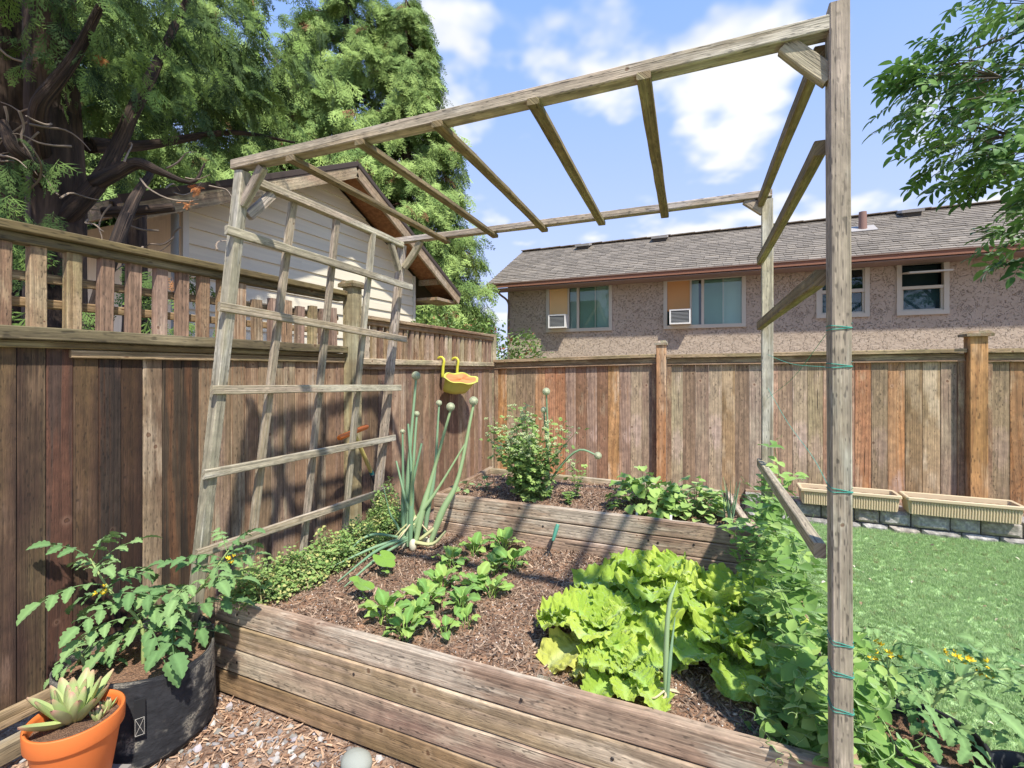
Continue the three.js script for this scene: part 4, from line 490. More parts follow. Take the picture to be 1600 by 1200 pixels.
{ // beets
  const W = ovate(0.031, 0.85), geo = [1, 2, 3, 4].map((s) => { const l = leaf(0.095, W, { nu: 9, nv: 6, a0: 0.1, droop: 0.8 + s * 0.15, fold: 0.18, ruf: 0.005, rf: 4, seed: s, rib: [1.3, 1.4, 1.6], lobe: 0.06, lf: 4 }); l.translate(0, 0.012, 0.045); const st = tube([V(0, -0.02, 0), V(0, 0.004, 0.02), V(0, 0.012, 0.05)], 0.0028, { seg: 4, n: 5 }); st.setAttribute('color', new THREE.Float32BufferAttribute(new Float32Array(st.attributes.position.count * 3).fill(1.3), 3)); return merge([l, st]); });
  const ms = [lin(0.2, 0.36, 0.08), lin(0.27, 0.43, 0.09), lin(0.34, 0.48, 0.11)].map((c) => leafMat(c, 0.25, { vertexColors: true, roughness: 0.75 }));
  const where = ['at the left end of the row', 'nearest the front board', 'near the front board, second from it', 'with dark glossy leaves mid row', 'hanging over toward the front board', 'left of the row middle', 'in the row middle', 'right of the row middle', 'below the onion bulbs', 'beside the rear bed planks', 'right half of the row', 'rightmost by the hand fork', 'alone toward the lettuce', 'between the row middle and the lettuce', 'tucked against the rear planks'];
  const spots = [[-1.302, -1.665], [-1.144, -1.6], [-1.178, -1.718], [-1.211, -1.857], [-1.02, -1.685], [-1.238, -2.021], [-1.053, -1.892], [-1.081, -2.088], [-1.333, -2.275], [-1.282, -2.45], [-1.084, -2.291], [-1.014, -2.366], [-0.97, -1.78], [-0.99, -2.064], [-1.138, -2.53]];
  spots.forEach(([x, z], i) => { const r = rng(200 + i), small = i === 12 || i === 4; const b = thing('beet_plant', `leafy green beet plant ${where[i]}`, 'beet plant', [x, soilY(x, z), z], r() * 6, 'beet row'); const n = small ? 6 : 10; for (let k = 0; k < n; k++) { const yaw = k * 2.4 + r.s(0.4); part('leaf', geo[r.i(4)], ms[r.i(3)], b, M4(V(Math.sin(yaw) * 0.008, 0.015, Math.cos(yaw) * 0.008), yaw, mix(1.15, 0.35, k / n) + r.s(0.2), r.s(0.4), (small ? 0.55 : 0.86) * r.b(0.75, 1.2))); } });
}
{ // onions
  const b = V(-1.68, 0.4, -2.42), o = thing('onion_clump', 'tall onion clump with hollow stalks and round white flower heads', 'onion', [b.x, b.y, b.z]), r = rng(61), mO = [lin(0.23, 0.36, 0.2), lin(0.3, 0.42, 0.2), lin(0.18, 0.31, 0.17)].map((c) => plain(c, 0.5)), mDry = plain(lin(0.6, 0.5, 0.3), 0.8), mWh = plain(lin(0.66, 0.62, 0.45), 0.6), mY = plain(lin(0.5, 0.5, 0.24), 0.7);
  const flo = (() => { const g = [], q = rng(5); g.push(new THREE.SphereGeometry(0.7, 12, 9).toNonIndexed()); for (let i = 0; i < 150; i++) { const y = 1 - 2 * (i + 0.5) / 150, a = i * 2.4, s = Math.sqrt(1 - y * y), d = V(s * Math.cos(a), y, s * Math.sin(a)), c = new THREE.ConeGeometry(0.13, 0.34, 4); c.rotateX(PI); c.applyQuaternion(Q().setFromUnitVectors(V(0, 1, 0), d)); c.translate(d.x * 0.84, d.y * 0.84, d.z * 0.84); g.push(c.toNonIndexed()); } return merge(g); })(), mFl = plain(lin(0.6, 0.63, 0.42), 0.9);
  const rel = (x, y, z) => V(x, y, z).sub(b);
  const stalk = (top, base, R, bend, fl, m) => { const mid = base.clone().lerp(top, 0.5).add(bend); part('stalk', tube([base, base.clone().lerp(mid, 0.5).add(V(0, 0.03, 0)), mid, top], [R * 0.9, R * 1.45, R * 1.25, R * 0.75, R * 0.55], { seg: 14, n: 8 }), m, o); if (fl) { const f = part('flower_head', flo, mFl, o); f.position.copy(top).add(V(0, fl * 0.8, 0)); f.scale.setScalar(fl); f.rotation.set(r(), r(), r()); } };
  stalk(rel(-1.701, 1.39, -2.481), V(-0.05, 0, 0), 0.013, V(0, 0, 0.02), 0.026, mO[0]); stalk(rel(-1.378, 1.235, -2.619), V(0.1, 0.0, -0.02), 0.015, V(0.03, -0.06, 0), 0.027, mO[1]); stalk(rel(-1.507, 1.2, -2.564), V(0.02, 0, 0.01), 0.014, V(-0.02, -0.04, 0), 0.026, mO[1]); stalk(rel(-1.572, 1.23, -2.536), V(0.04, 0, -0.05), 0.011, V(0.02, -0.02, 0), 0.018, mO[0]); stalk(rel(-1.697, 1.165, -2.482), V(-0.02, 0, 0.03), 0.013, V(0.0, 0, 0), 0.017, mO[0]); stalk(rel(-1.776, 1.06, -2.448), V(-0.06, 0, 0.01), 0.011, V(0, 0, 0), 0.014, mO[2]);
  for (const [t, R] of [[[-0.05, 0.72, -0.02], 0.012], [[0.02, 0.6, -0.06], 0.012], [[-0.1, 0.5, 0.03], 0.01], [[0.28, 0.62, -0.16], 0.01], [[0.04, 0.52, 0.05], 0.011], [[-0.14, 0.36, 0.1], 0.005]]) stalk(V(...t), V(r.s(0.06), 0, r.s(0.04)), R, V(r.s(0.03), 0, r.s(0.03)), 0, mO[r.i(3)]);
  for (const l of [[[-0.02, 0.06, 0.05], [-0.08, 0.06, 0.25], [-0.16, 0.03, 0.5]], [[0.0, 0.06, 0.06], [-0.02, 0.07, 0.3], [-0.02, 0.02, 0.6]], [[0.0, 0.05, 0.06], [0.0, 0.04, 0.32], [0.05, 0.02, 0.63]], [[-0.05, 0.05, 0.04], [-0.16, 0.1, 0.2], [-0.22, 0.02, 0.36]]]) part('fallen_stalk', tube(l.map((p) => V(...p)), [0.008, 0.009, 0.003], { seg: 10, n: 6 }), mO[r.i(3)], o);
  for (const [x, z] of [[-0.05, 0.02], [0.02, 0.03], [0.1, -0.03], [0.05, -0.05], [-0.01, -0.04]]) part('bulb', new THREE.SphereGeometry(0.03, 10, 8).scale(0.8, 1.3, 0.8).translate(x, 0.01, z), mWh, o);
  for (let i = 0; i < 9; i++) { const a = r() * 6.3; part('dry_leaf', tube([V(0.02, 0.1 + r() * 0.08, 0), V(Math.sin(a) * 0.08, 0.09, Math.cos(a) * 0.08), V(Math.sin(a) * r.b(0.1, 0.24), 0.02, Math.cos(a) * r.b(0.1, 0.24))], [0.006, 0.005, 0.001], { seg: 8, n: 4 }), i % 3 ? mDry : mY, o); }
  for (const l of [[[0.05, 0.04, 0.0], [0.12, 0.1, -0.03], [0.17, 0.16, -0.06]], [[0.04, 0.03, 0.03], [0.16, 0.04, 0.03], [0.22, 0.11, -0.01]]]) part('neck', tube(l.map((p) => V(...p)), [0.012, 0.011, 0.006], { seg: 8, n: 7 }), mY, o);
  // single leek-like scallion by the front board and young scallions in the rear bed
  const s = thing('scallion', 'single upright scallion in front of the lettuce', 'scallion', [-0.155, 0.385, -1.6]); part('leaf', tube([V(0, 0, 0), V(0.0, 0.15, 0), V(0.01, 0.32, -0.02), V(0.03, 0.38, -0.05)], [0.006, 0.0085, 0.007, 0.0015], { seg: 14, n: 8 }), mO[1], s); part('leaf', tube([V(0.004, 0, 0.004), V(0.012, 0.14, 0.0), V(0.025, 0.27, -0.03)], [0.005, 0.0065, 0.0015], { seg: 12, n: 8 }), mO[0], s); part('bulb', new THREE.SphereGeometry(0.012, 8, 6).scale(1, 1.6, 1), mWh, s); for (let i = 0; i < 6; i++) part('dry_leaf', tube([V(0, 0.05, 0), V(r.s(0.05), 0.03, r.s(0.04)), V(r.s(0.12), 0.008, r.s(0.05))], [0.004, 0.004, 0.001], { seg: 7, n: 4 }), mDry, s);
  const y = thing('scallion', 'tuft of young scallions at the right end of the rear bed', 'scallion', [0.05, 0.61, -2.86]); for (let i = 0; i < 12; i++) { const d = V(r.s(0.05), r.b(0.14, 0.26), r.s(0.1)); const p0 = V(r.s(0.02), 0, r.s(0.1)); part('leaf', tube([p0, p0.clone().add(d.clone().multiplyScalar(0.5)), p0.clone().add(d)], [0.0035, 0.0035, 0.001], { seg: 6, n: 5 }), mO[r.i(3)], y); }
  // onion stalks behind the parsley
  const p = thing('onion_stalk', 'two onion flower stalks rising behind the flowering celery', 'onion', [-1.05, 0.61, -2.98]); for (const [l, R] of [[[[0, 0, 0], [0.04, 0.35, 0.04], [0.05, 0.7, 0.1]], 0.024], [[[0.04, 0.0, 0], [0.03, 0.3, 0.02], [0.02, 0.58, 0.06]], 0.02], [[[0.02, 0.05, 0.02], [0.1, 0.2, 0.0], [0.24, 0.33, 0.0], [0.36, 0.305, 0.02]], 0.023]]) { const P = l.map((q) => V(...q)); part('stalk', tube(P, [0.008, 0.008, 0.005], { seg: 12, n: 7 }), mO[0], p); const f = part('flower_head', flo, mFl, p); f.position.copy(P[P.length - 1]); f.scale.setScalar(R); }
}
// small lobed leaf and three-part leaf
const cut = (s, L = 0.04, W = 0.016) => leaf(L, ovate(W, 0.85), { nu: 8, nv: 2, droop: 0.5, fold: 0.25, lobe: 0.55, lf: 3.5, seed: s });
const trefoil = (s) => { const r = rng(s), g = []; for (const a of [-1, 0, 1]) { const l = cut(s + a, 0.03, 0.013); l.applyMatrix4(M4(V(0, 0.002, 0.022), a * 0.95, r.s(0.2), 0)); g.push(l); } const st = tube([V(0, 0, 0), V(0, 0.004, 0.022)], 0.0008, { seg: 1, n: 3 }); st.setAttribute('color', new THREE.Float32BufferAttribute(new Float32Array(st.attributes.position.count * 3).fill(1), 3)); g.push(st); return merge(g); };
{ // flowering celery and small companions in the rear bed
  const r = rng(71), tf = [trefoil(1), trefoil(4), trefoil(7)], ms = [lin(0.18, 0.32, 0.07), lin(0.27, 0.43, 0.1), lin(0.38, 0.52, 0.15)].map((c) => leafMat(c, 0.3));
  const c = thing('celery_plant', 'bushy celery gone to flower in the rear bed', 'celery', [-1.12, 0.61, -2.9]), um = (() => { const g = []; for (let i = 0; i < 9; i++) { const a = i * 2.4, d = 0.012 * Math.sqrt(i / 9), q = new THREE.IcosahedronGeometry(0.0035, 0); q.translate(Math.cos(a) * d, 0.004 * Math.cos(i), Math.sin(a) * d); g.push(q); } return merge(g); })(), mU = plain(lin(0.52, 0.6, 0.3), 0.9); let nl = 0; const im = [], ic = [], iu = [];
  for (let i = 0; i < 46; i++) { const a = r() * 6.3, d = Math.sqrt(r()) * 0.34, h = r.b(0.34, 0.68) * (1 - d * 0.75), P = [V(r.s(0.035), 0, r.s(0.035)), V(Math.sin(a) * d * 0.35, h * 0.45, Math.cos(a) * d * 0.35), V(Math.sin(a) * d, h, Math.cos(a) * d)], cv = new THREE.CatmullRomCurve3(P); part('stem', tube(P, [0.005, 0.0035, 0.0012], { seg: 8, n: 5 }), stemMat, c);
    for (let k = 0; k < 22; k++) { const t = mix(0.12, 1, r()), p = cv.getPoint(t).add(V(r.s(0.055), r.s(0.04), r.s(0.055))), m = M4(p, a + r.s(1.8), r.b(-0.5, 0.9), r.s(0.6), r.b(0.7, 1.25) * (1.15 - 0.45 * t)); if (nl < 270 && k < 8) { part('leaf', tf[r.i(3)], ms[r.i(3)], c, m); nl++; } else { im.push(m); ic.push(lin(...mix3([0.15, 0.29, 0.06], [0.4, 0.53, 0.16], clamp(r() * 0.8 + t * 0.25, 0, 1)))); } }
    for (let k = 0; k < 5; k++) iu.push(M4(cv.getPoint(r.b(0.82, 1)).add(V(r.s(0.035), r.b(0, 0.03), r.s(0.035))), r() * 6, r.s(0.4), 0, r.b(0.8, 1.3))); }
  stuffPart('foliage', tf[0], leafMat(0xffffff, 0.3), im, ic, c); stuffPart('blossom', um, mU, iu, null, c);
  const g = leaf(0.07, ovate(0.026, 0.9), { nu: 8, nv: 4, droop: 0.9, fold: 0.2, ruf: 0.004, rf: 4, lobe: 0.15, lf: 4, seed: 3 }), gs = cut(5, 0.05, 0.02);
  const bush = (name, label, cat, x, z, R, H, n, geo, cols, sz, seed) => { const q = rng(seed), b = thing(name, label, cat, [x, soilB(x, z), z], 0), m = cols.map((v) => leafMat(lin(...v), 0.3)); for (let i = 0; i < n; i++) { const a = q() * 6.3, u = Math.sqrt(q()), p = V(Math.sin(a) * R * u, H * q.b(0.2, 1) * (1.1 - 0.7 * u * u), Math.cos(a) * R * u); part('leaf', geo, m[q.i(m.length)], b, M4(p, a + q.s(0.8), q.b(-0.2, 0.7) * (1.2 - u), q.s(0.5), sz * q.b(0.75, 1.25))); if (i % 4 === 0) part('stem', tube([V(p.x * 0.2, 0, p.z * 0.2), V(p.x * 0.6, p.y * 0.6, p.z * 0.6), p], 0.0022, { seg: 5, n: 4 }), stemMat, b); } return b; };
  bush('radish_plant', 'round leaved radish bush in the middle of the rear bed', 'radish', -0.4, -2.95, 0.17, 0.22, 95, g, [[0.34, 0.5, 0.12], [0.42, 0.58, 0.16], [0.27, 0.43, 0.1]], 1.15, 5); bush('strawberry_plant', 'dense small leaved bush at the right of the rear bed', 'plant', -0.13, -2.95, 0.15, 0.21, 190, gs, [[0.32, 0.48, 0.12], [0.4, 0.56, 0.16], [0.44, 0.58, 0.18]], 1.05, 6);
  bush('cucumber_seedling', 'young seedling with broad leaves in the rear bed left corner', 'seedling', -1.47, -3.0, 0.06, 0.1, 5, g, [[0.24, 0.38, 0.12]], 0.95, 7); bush('bean_seedling', 'pale young seedling against the rear bed left board', 'seedling', -1.6, -2.86, 0.06, 0.11, 5, g, [[0.3, 0.42, 0.16]], 0.8, 8);
  const feath = (label, x, z, h, sd) => { const q = rng(sd), b = thing('carrot_plant', label, 'carrot', [x, soilB(x, z), z], 0, 'feathery carrot tops'), m = leafMat(lin(0.2, 0.34, 0.06), 0.3); for (let i = 0; i < 9; i++) { const a = q() * 6.3, d = h * q.b(0.25, 0.5); part('leaf', merge([0, 1, 2, 3, 4, 5].map((k) => { const l = cut(k + i, 0.028, 0.01); const t = (k + 1) / 6; l.applyMatrix4(M4(V(d * t * t * Math.sin(a), h * t, d * t * t * Math.cos(a)), a + (k % 2 ? 1 : -1) * 1.1, 0.3, 0)); return l; }).concat([(() => { const s = tube([V(0, 0, 0), V(d * 0.25 * Math.sin(a), h * 0.5, d * 0.25 * Math.cos(a)), V(d * Math.sin(a), h, d * Math.cos(a))], 0.001, { seg: 5, n: 3 }); s.setAttribute('color', new THREE.Float32BufferAttribute(new Float32Array(s.attributes.position.count * 3).fill(1), 3)); return s; })()])), m, b); } };
  feath('feathery carrot top beside the celery, upright one', -0.85, -3.05, 0.17, 1); feath('low feathery carrot top nearer the front planks', -0.86, -2.9, 0.07, 2);
}
{ // squash seedlings
  const g = (() => { const pos = [0, 0, 0], idx = [], uv = [0.5, 0.5]; const n = 30; for (let ring = 1; ring <= 3; ring++) for (let i = 0; i < n; i++) { const a = i / n * 2 * PI, R = ring / 3 * (0.042 + 0.006 * Math.cos(5 * a) + 0.002 * Math.cos(23 * a)) * (Math.abs(a - PI) < 0.25 ? 0.6 : 1); pos.push(Math.sin(a) * R, 0.006 * ring * ring / 9 * Math.sin(a * 4) + 0.006 * ring / 3, Math.cos(a) * R); uv.push(0, 0); } for (let i = 0; i < n; i++) { const j = (i + 1) % n; idx.push(0, 1 + i, 1 + j); for (let r = 0; r < 2; r++) { const a = 1 + r * n; idx.push(a + i, a + n + i, a + j, a + j, a + n + i, a + n + j); } } return fromArrays(pos, idx, uv); })(); const m = [leafMat(lin(0.24, 0.42, 0.07), 0.3), leafMat(lin(0.3, 0.44, 0.14), 0.3)];
  [[-1.86, -2.03, 'squash seedling with a flat bluish leaf beside the fallen onion stalks', 1], [-1.6, -2.05, 'squash seedling with an upright scalloped leaf below the onions', 0], [-1.53, -1.79, 'squash seedling nearest the front board, bright scalloped leaf', 0]].forEach(([x, z, l, k], i) => { const s = thing('squash_seedling', l, 'seedling', [x, soilY(x, z), z], 0, 'squash seedlings'); part('stem', tube([V(0.03, 0, -0.02), V(0.01, 0.04, 0), V(0, 0.075, 0)], 0.003, { seg: 6, n: 5 }), stemMat, s); part('leaf', g, m[k], s, M4(V(0, 0.075, 0), 0.6 + i, k ? 0.25 : -0.45, 0.2, k ? 1.5 : 1.35)); part('leaf', g, m[k], s, M4(V(0.03, 0.03, 0.03), 2 + i, -0.3, 0.2, 0.5)); });
}
{ // chickweed mat along the trellis
  const r = rng(88), g = (() => { const L = []; for (const a of [0, PI]) { const l = leaf(0.016, ovate(0.006), { nu: 3, nv: 2, droop: 0.4, fold: 0.2 }); l.applyMatrix4(M4(V(0, 0, 0.003), 0, 0.2)); l.applyMatrix4(new THREE.Matrix4().makeRotationY(a)); L.push(l); } return merge(L); })(), m = leafMat(0xffffff, 0.3);
  [[-1.97, -1.6, 0.143, 0.213, 'by the bed corner beside the tomato pot'], [-1.95, -1.8, 0.154, 0.188, 'second clump from the tomato pot'], [-1.95, -2.02, 0.154, 0.188, 'in the middle below the trellis'], [-1.93, -2.25, 0.143, 0.200, 'with yellowed stems right of the trellis middle'], [-1.93, -2.45, 0.132, 0.250, 'tallest clump near the far trellis post'], [-2.0, -2.58, 0.110, 0.300, 'darker upright clump at the far trellis post']].forEach(([x, z, R, H, l], i) => { const t = thing('weed_clump', `matted small leaved chickweed ${l}`, 'weeds', [x, soilY(x, z), z], 0, 'weeds under the trellis'); const ms = [], cs = []; for (let k = 0; k < 760; k++) { const a = r() * 6.3, u = Math.sqrt(r()), p = V(Math.sin(a) * R * u, H * Math.pow(r(), 0.8) * (1.05 - 0.75 * u * u) * (0.6 + 0.6 * vn(x * 9 + Math.sin(a) * u * 2, z * 9 + Math.cos(a) * u * 2, 3)), Math.cos(a) * R * u); ms.push(M4(p, r() * 6.3, r.s(0.7), r.s(0.7), r.b(0.7, 1.5))); cs.push(lin(...(r() < 0.22 ? [0.55, 0.54, 0.2] : mix3([0.16, 0.28, 0.07], [0.36, 0.5, 0.15], r())))); } stuffPart('foliage', g, m, ms, cs, t); for (let k = 0; k < 14; k++) { const a = r() * 6.3, d = R * r.b(0.4, 1.15); part('stem', tube([V(0, 0, 0), V(Math.sin(a) * d * 0.5, H * 0.5, Math.cos(a) * d * 0.5), V(Math.sin(a) * d, H * r.b(0.05, 0.6), Math.cos(a) * d)], 0.0013, { seg: 7, n: 3 }), k % 3 ? stemMat : plainDry, t); } });
}
{ // tomatoes
  const col1 = (g) => { g.setAttribute('color', new THREE.Float32BufferAttribute(new Float32Array(g.attributes.position.count * 3).fill(1), 3)); return g; };
  const tl = [1, 2, 3, 4].map((s) => { const r = rng(s * 17), G = [], c = (z) => V(0.015 * Math.sin(z * 12 + s), 0.05 * z * 4 - 2.6 * z * z, z); G.push(col1(tube([c(0), c(0.08), c(0.14), c(0.2)], [0.0028, 0.002, 0.0012], { seg: 8, n: 5 }))); for (const [z, sc] of [[0.055, 0.75], [0.105, 1], [0.16, 0.95]]) for (const e of [-1, 1]) { const l = leaf(0.075 * sc, ovate(0.019 * sc, 0.75), { nu: 16, nv: 4, droop: r.b(0.5, 1.2), fold: 0.3, lobe: 0.42, lf: 4.6, ruf: 0.0025, rf: 3, seed: s + z * 40, rib: [1.3, 1.3, 1.3] }); l.applyMatrix4(M4(c(z + r.s(0.008)), e * r.b(0.9, 1.25), r.b(-0.45, 0.15), e * r.b(0, 0.4))); G.push(l); } const l = leaf(0.095, ovate(0.027, 0.7), { nu: 18, nv: 4, droop: 0.8, fold: 0.3, lobe: 0.42, lf: 5.2, seed: s, rib: [1.3, 1.3, 1.3] }); l.applyMatrix4(M4(c(0.195), r.s(0.3), -0.6)); G.push(l); return merge(G); });
  const ms = [lin(0.14, 0.26, 0.09), lin(0.19, 0.32, 0.11), lin(0.23, 0.36, 0.13)].map((c) => leafMat(c, 0.22, { vertexColors: true, roughness: 0.85 })), mSt = plain(lin(0.32, 0.4, 0.14), 0.7), mFl = plain(lin(0.85, 0.6, 0.03), 0.7), mFr = plain(lin(0.3, 0.42, 0.1), 0.3);
  const star = (() => { const g = []; for (let i = 0; i < 6; i++) { const l = leaf(0.016, ovate(0.0032), { nu: 3, nv: 2, droop: -0.8, a0: 0.5 }); l.rotateY(i * PI / 3); g.push(l); } const c = new THREE.ConeGeometry(0.003, 0.01, 5); c.translate(0, 0.005, 0); col1(c); g.push(c); return merge(g); })();
  const plant = (label, pos, stems, nl, sc, seed, fl, fr, grp) => { const t = thing('tomato_plant', label, 'tomato plant', pos, 0, grp), r = rng(seed); stems.forEach((S, si) => { const P = S.map((p) => V(...p)), cv = new THREE.CatmullRomCurve3(P); part('stem', tube(P, [0.008, 0.006, 0.003], { seg: 14, n: 7 }), mSt, t); const yaw0 = r() * 6; for (let i = 0; i < nl; i++) { const q = mix(0.22, 1, i / (nl - 1)), p = cv.getPoint(q); part('leaf', tl[r.i(4)], ms[r.i(3)], t, M4(p, yaw0 + i * 2.4 + r.s(0.4), mix(0.35, 1.0, q * q) + r.s(0.3) - 0.25, r.s(0.4), sc * mix(1.1, 0.7, q) * r.b(0.85, 1.2))); } for (let i = 0; i < fl; i++) { const p = cv.getPoint(r.b(0.45, 0.95)).add(V(r.s(0.09), r.b(0, 0.05), r.s(0.09))); for (let k = 0; k < 4; k++) { const f = part('flower', star, mFl, t, M4(p.clone().add(V(r.s(0.025), r.s(0.02), r.s(0.025))), r() * 6, r.s(1.6), 0, r.b(0.8, 1.2))); } part('flower_stalk', tube([cv.getPoint(0.6), cv.getPoint(0.6).lerp(p, 0.6).add(V(0, 0.02, 0)), p], 0.0012, { seg: 6, n: 4 }), mSt, t); } for (let i = 0; i < fr; i++) { const p = cv.getPoint(r.b(0.5, 0.9)).add(V(r.s(0.08), -0.03, r.s(0.08))); part('fruit', new THREE.SphereGeometry(r.b(0.009, 0.013), 12, 9).translate(p.x, p.y, p.z), mFr, t); } }); return t; };
  plant('leafy tomato plant growing in the black fabric pot', [-2.09, 0.3, -1.2], [[[0.02, 0, 0.03], [0.0, 0.15, 0.03], [-0.1, 0.28, 0.08], [-0.2, 0.4, 0.1]], [[0.02, 0.0, -0.02], [0.06, 0.14, -0.05], [0.16, 0.28, -0.12], [0.22, 0.4, -0.18]]], 19, 1.0, 21, 1, 0);
  plant('small tomato seedling at the left rim of the fabric pot', [-2.2, 0.29, -1.05], [[[0, 0, 0], [-0.01, 0.06, 0.01], [-0.02, 0.12, 0.03]]], 6, 0.55, 22, 0, 0);
  plant('sprawling tomato plant with yellow blossom behind the near right post', [0.62, 0.25, -2.0], [[[0, 0, 0], [0.04, 0.11, -0.02], [0.12, 0.18, -0.06], [0.26, 0.22, -0.1]], [[-0.02, 0, 0], [-0.06, 0.12, 0.02], [-0.1, 0.2, 0.0], [-0.06, 0.27, -0.05]]], 13, 0.82, 23, 4, 0, 'tomatoes at the lawn edge');
  plant('tomato plant with tiny green fruit at the lower right edge', [0.86, 0.2, -1.95], [[[0, 0, 0], [0.05, 0.11, -0.05], [0.1, 0.17, -0.12], [0.14, 0.2, -0.22]], [[0, 0, 0.02], [0.08, 0.12, 0.02], [0.18, 0.2, 0.0], [0.3, 0.24, -0.04]]], 13, 0.82, 24, 4, 5, 'tomatoes at the lawn edge');
  const pot = (label, x, z, r0, r1, H, m, y0 = 0) => { const p = thing('nursery_pot', label, 'pot', [x, y0, z]); part('body', new THREE.LatheGeometry([[0.001, 0.004], [r0, 0], [r1, H - 0.02], [r1 + 0.008, H - 0.02], [r1 + 0.01, H], [r1 - 0.004, H], [r1 - 0.012, H - 0.05]].map((q) => new THREE.Vector2(...q)), 36), m, p); part('soil', new THREE.CircleGeometry(r1 - 0.012, 30).rotateX(-PI / 2).translate(0, H - 0.045, 0), mSoil, p); return p; };
  pot('black nursery pot under the sprawling tomato', 0.61, -1.98, 0.12, 0.155, 0.27, plain(0x26282b, 0.5)); pot('dark grey nursery pot at the lower right edge', 0.89, -1.93, 0.1, 0.13, 0.22, plain(0x3a3d42, 0.5));
  // fabric grow bag
  const tF = tex(512, 256, (u, v, i, j) => { const f = fbm(u * 70, v * 40, 3, 3), st = fbm(u * 9, v * 6, 5, 8) + 0.17, salt = sstep(0.6, 0.74, st + 0.35 * (fbm(u * 60, v * 40, 2, 30) - 0.5)); let c = mix3([30, 31, 34], [58, 59, 62], f); return mix3(c, [176, 168, 148], salt * 0.75 * (hash(i, j, 4) > 0.35 ? 1 : 0.3)); }); const bag = thing('grow_bag', 'black fabric grow bag with chalky stains against the fence', 'pot', [-2.115, 0, -1.185]);
  const pr = [[0.001, 0.002], [0.235, 0], [0.25, 0.03], [0.252, 0.17], [0.256, 0.32], [0.256, 0.34], [0.248, 0.34], [0.243, 0.29]].map((q) => new THREE.Vector2(...q)), bg = new THREE.LatheGeometry(pr, 64); { const p = bg.attributes.position; for (let i = 0; i < p.count; i++) { const a = Math.atan2(p.getX(i), p.getZ(i)), k = 1 + 0.03 * Math.sin(a * 3 + p.getY(i) * 9) + 0.035 * (fbm(Math.cos(a) * 2 + 5, Math.sin(a) * 2 + p.getY(i) * 7, 3, 4) - 0.5); p.setX(i, p.getX(i) * k); p.setZ(i, p.getZ(i) * k); if (p.getY(i) > 0.25) p.setY(i, p.getY(i) + 0.014 * Math.sin(a * 2 + 1)); } bg.computeVertexNormals(); }
  part('body', bg, new THREE.MeshStandardMaterial({ map: tF, bumpMap: bSoil, bumpScale: 0.004, roughness: 0.95 }), bag); part('soil', (() => { const g = new THREE.CircleGeometry(0.242, 40); g.rotateX(-PI / 2); g.translate(0, 0.3, 0); return g; })(), mSoil, bag);
  { const a = 1.05, d = V(Math.sin(a), 0, Math.cos(a)), hl = part('handle', box(0.032, 0.13, 0.006), plain(0x1f2022, 0.9), bag); hl.position.copy(d).multiplyScalar(0.262).setY(0.215); hl.rotation.y = a; const th = plain(0xc9c5ba, 0.8), ln = (x0, y0, x1, y1) => part('stitching', tube([V(x0, y0, 0.0035), V((x0 + x1) / 2, (y0 + y1) / 2, 0.0037), V(x1, y1, 0.0035)], 0.0006, { seg: 2, n: 4 }), th, hl); ln(-0.013, -0.06, 0.013, -0.06); ln(-0.013, 0.0, 0.013, 0.0); ln(-0.013, -0.06, -0.013, 0); ln(0.013, -0.06, 0.013, 0); ln(-0.013, -0.06, 0.013, 0); ln(0.013, -0.06, -0.013, 0); }
  // succulent
  const bx = thing('paving_block', 'grey paving block under the orange flowerpot', 'block', [-1.9, 0, -0.875], 0.4); part('body', box(0.2, 0.1, 0.2, 0, 0.05, 0), plain(0x8d8982, 0.95), bx);
  const sp = thing('flowerpot', 'bright orange plastic flowerpot at the lower left corner', 'pot', [-1.9, 0.1, -0.875]); part('body', new THREE.LatheGeometry([[0.001, 0.004], [0.085, 0], [0.115, 0.19], [0.124, 0.19], [0.126, 0.24], [0.118, 0.243], [0.112, 0.23], [0.105, 0.18]].map((q) => new THREE.Vector2(...q)), 48), plain(lin(0.78, 0.2, 0.045), 0.55), sp); part('soil', new THREE.CircleGeometry(0.112, 32).rotateX(-PI / 2).translate(0, 0.21, 0), mSoil, sp);
  const su = thing('succulent', 'pale green agave like succulent with pink tips in the orange pot', 'succulent', [-1.935, 0.31, -0.885], 0, undefined), sg = (() => { const g = leaf(0.115, (t) => 0.0165 * Math.pow(Math.sin(PI * clamp(0.12 + 0.86 * Math.pow(t, 1.3), 0, 1)), 0.7) + 0.0008, { nu: 10, nv: 4, a0: 0.2, droop: -0.5, fold: 0.5, base: [1, 1, 1] }); const c = g.attributes.color, u = g.attributes.uv; for (let i = 0; i < c.count; i++) { const k = sstep(0.82, 1, u.getY(i)); c.setXYZ(i, mix(1, 1.5, k), mix(1, 0.72, k), mix(1, 1.2, k)); } const b = g.clone(); b.index.array.reverse(); const p = b.attributes.position; for (let i = 0; i < p.count; i++) { const s = Math.abs(u.getX(i) - 0.5) * 2; p.setY(i, p.getY(i) - 0.009 * (1 - s * s) * (1 - u.getY(i) * 0.7)); } b.computeVertexNormals(); return merge([g, b]); })(), msu = [lin(0.47, 0.54, 0.22), lin(0.55, 0.59, 0.28), lin(0.38, 0.47, 0.18)].map((c) => plain(c, 0.55, { vertexColors: true, side: THREE.DoubleSide })), r = rng(3);
  for (let i = 0; i < 22; i++) { const k = i / 22; part('leaf', sg, msu[r.i(3)], su, M4(V(Math.sin(i * 2.4) * 0.012, 0.0, Math.cos(i * 2.4) * 0.012), i * 2.4, mix(1.25, 0.12, Math.pow(k, 0.75)) + r.s(0.1), r.s(0.1), mix(0.9, 1.35, k))); }
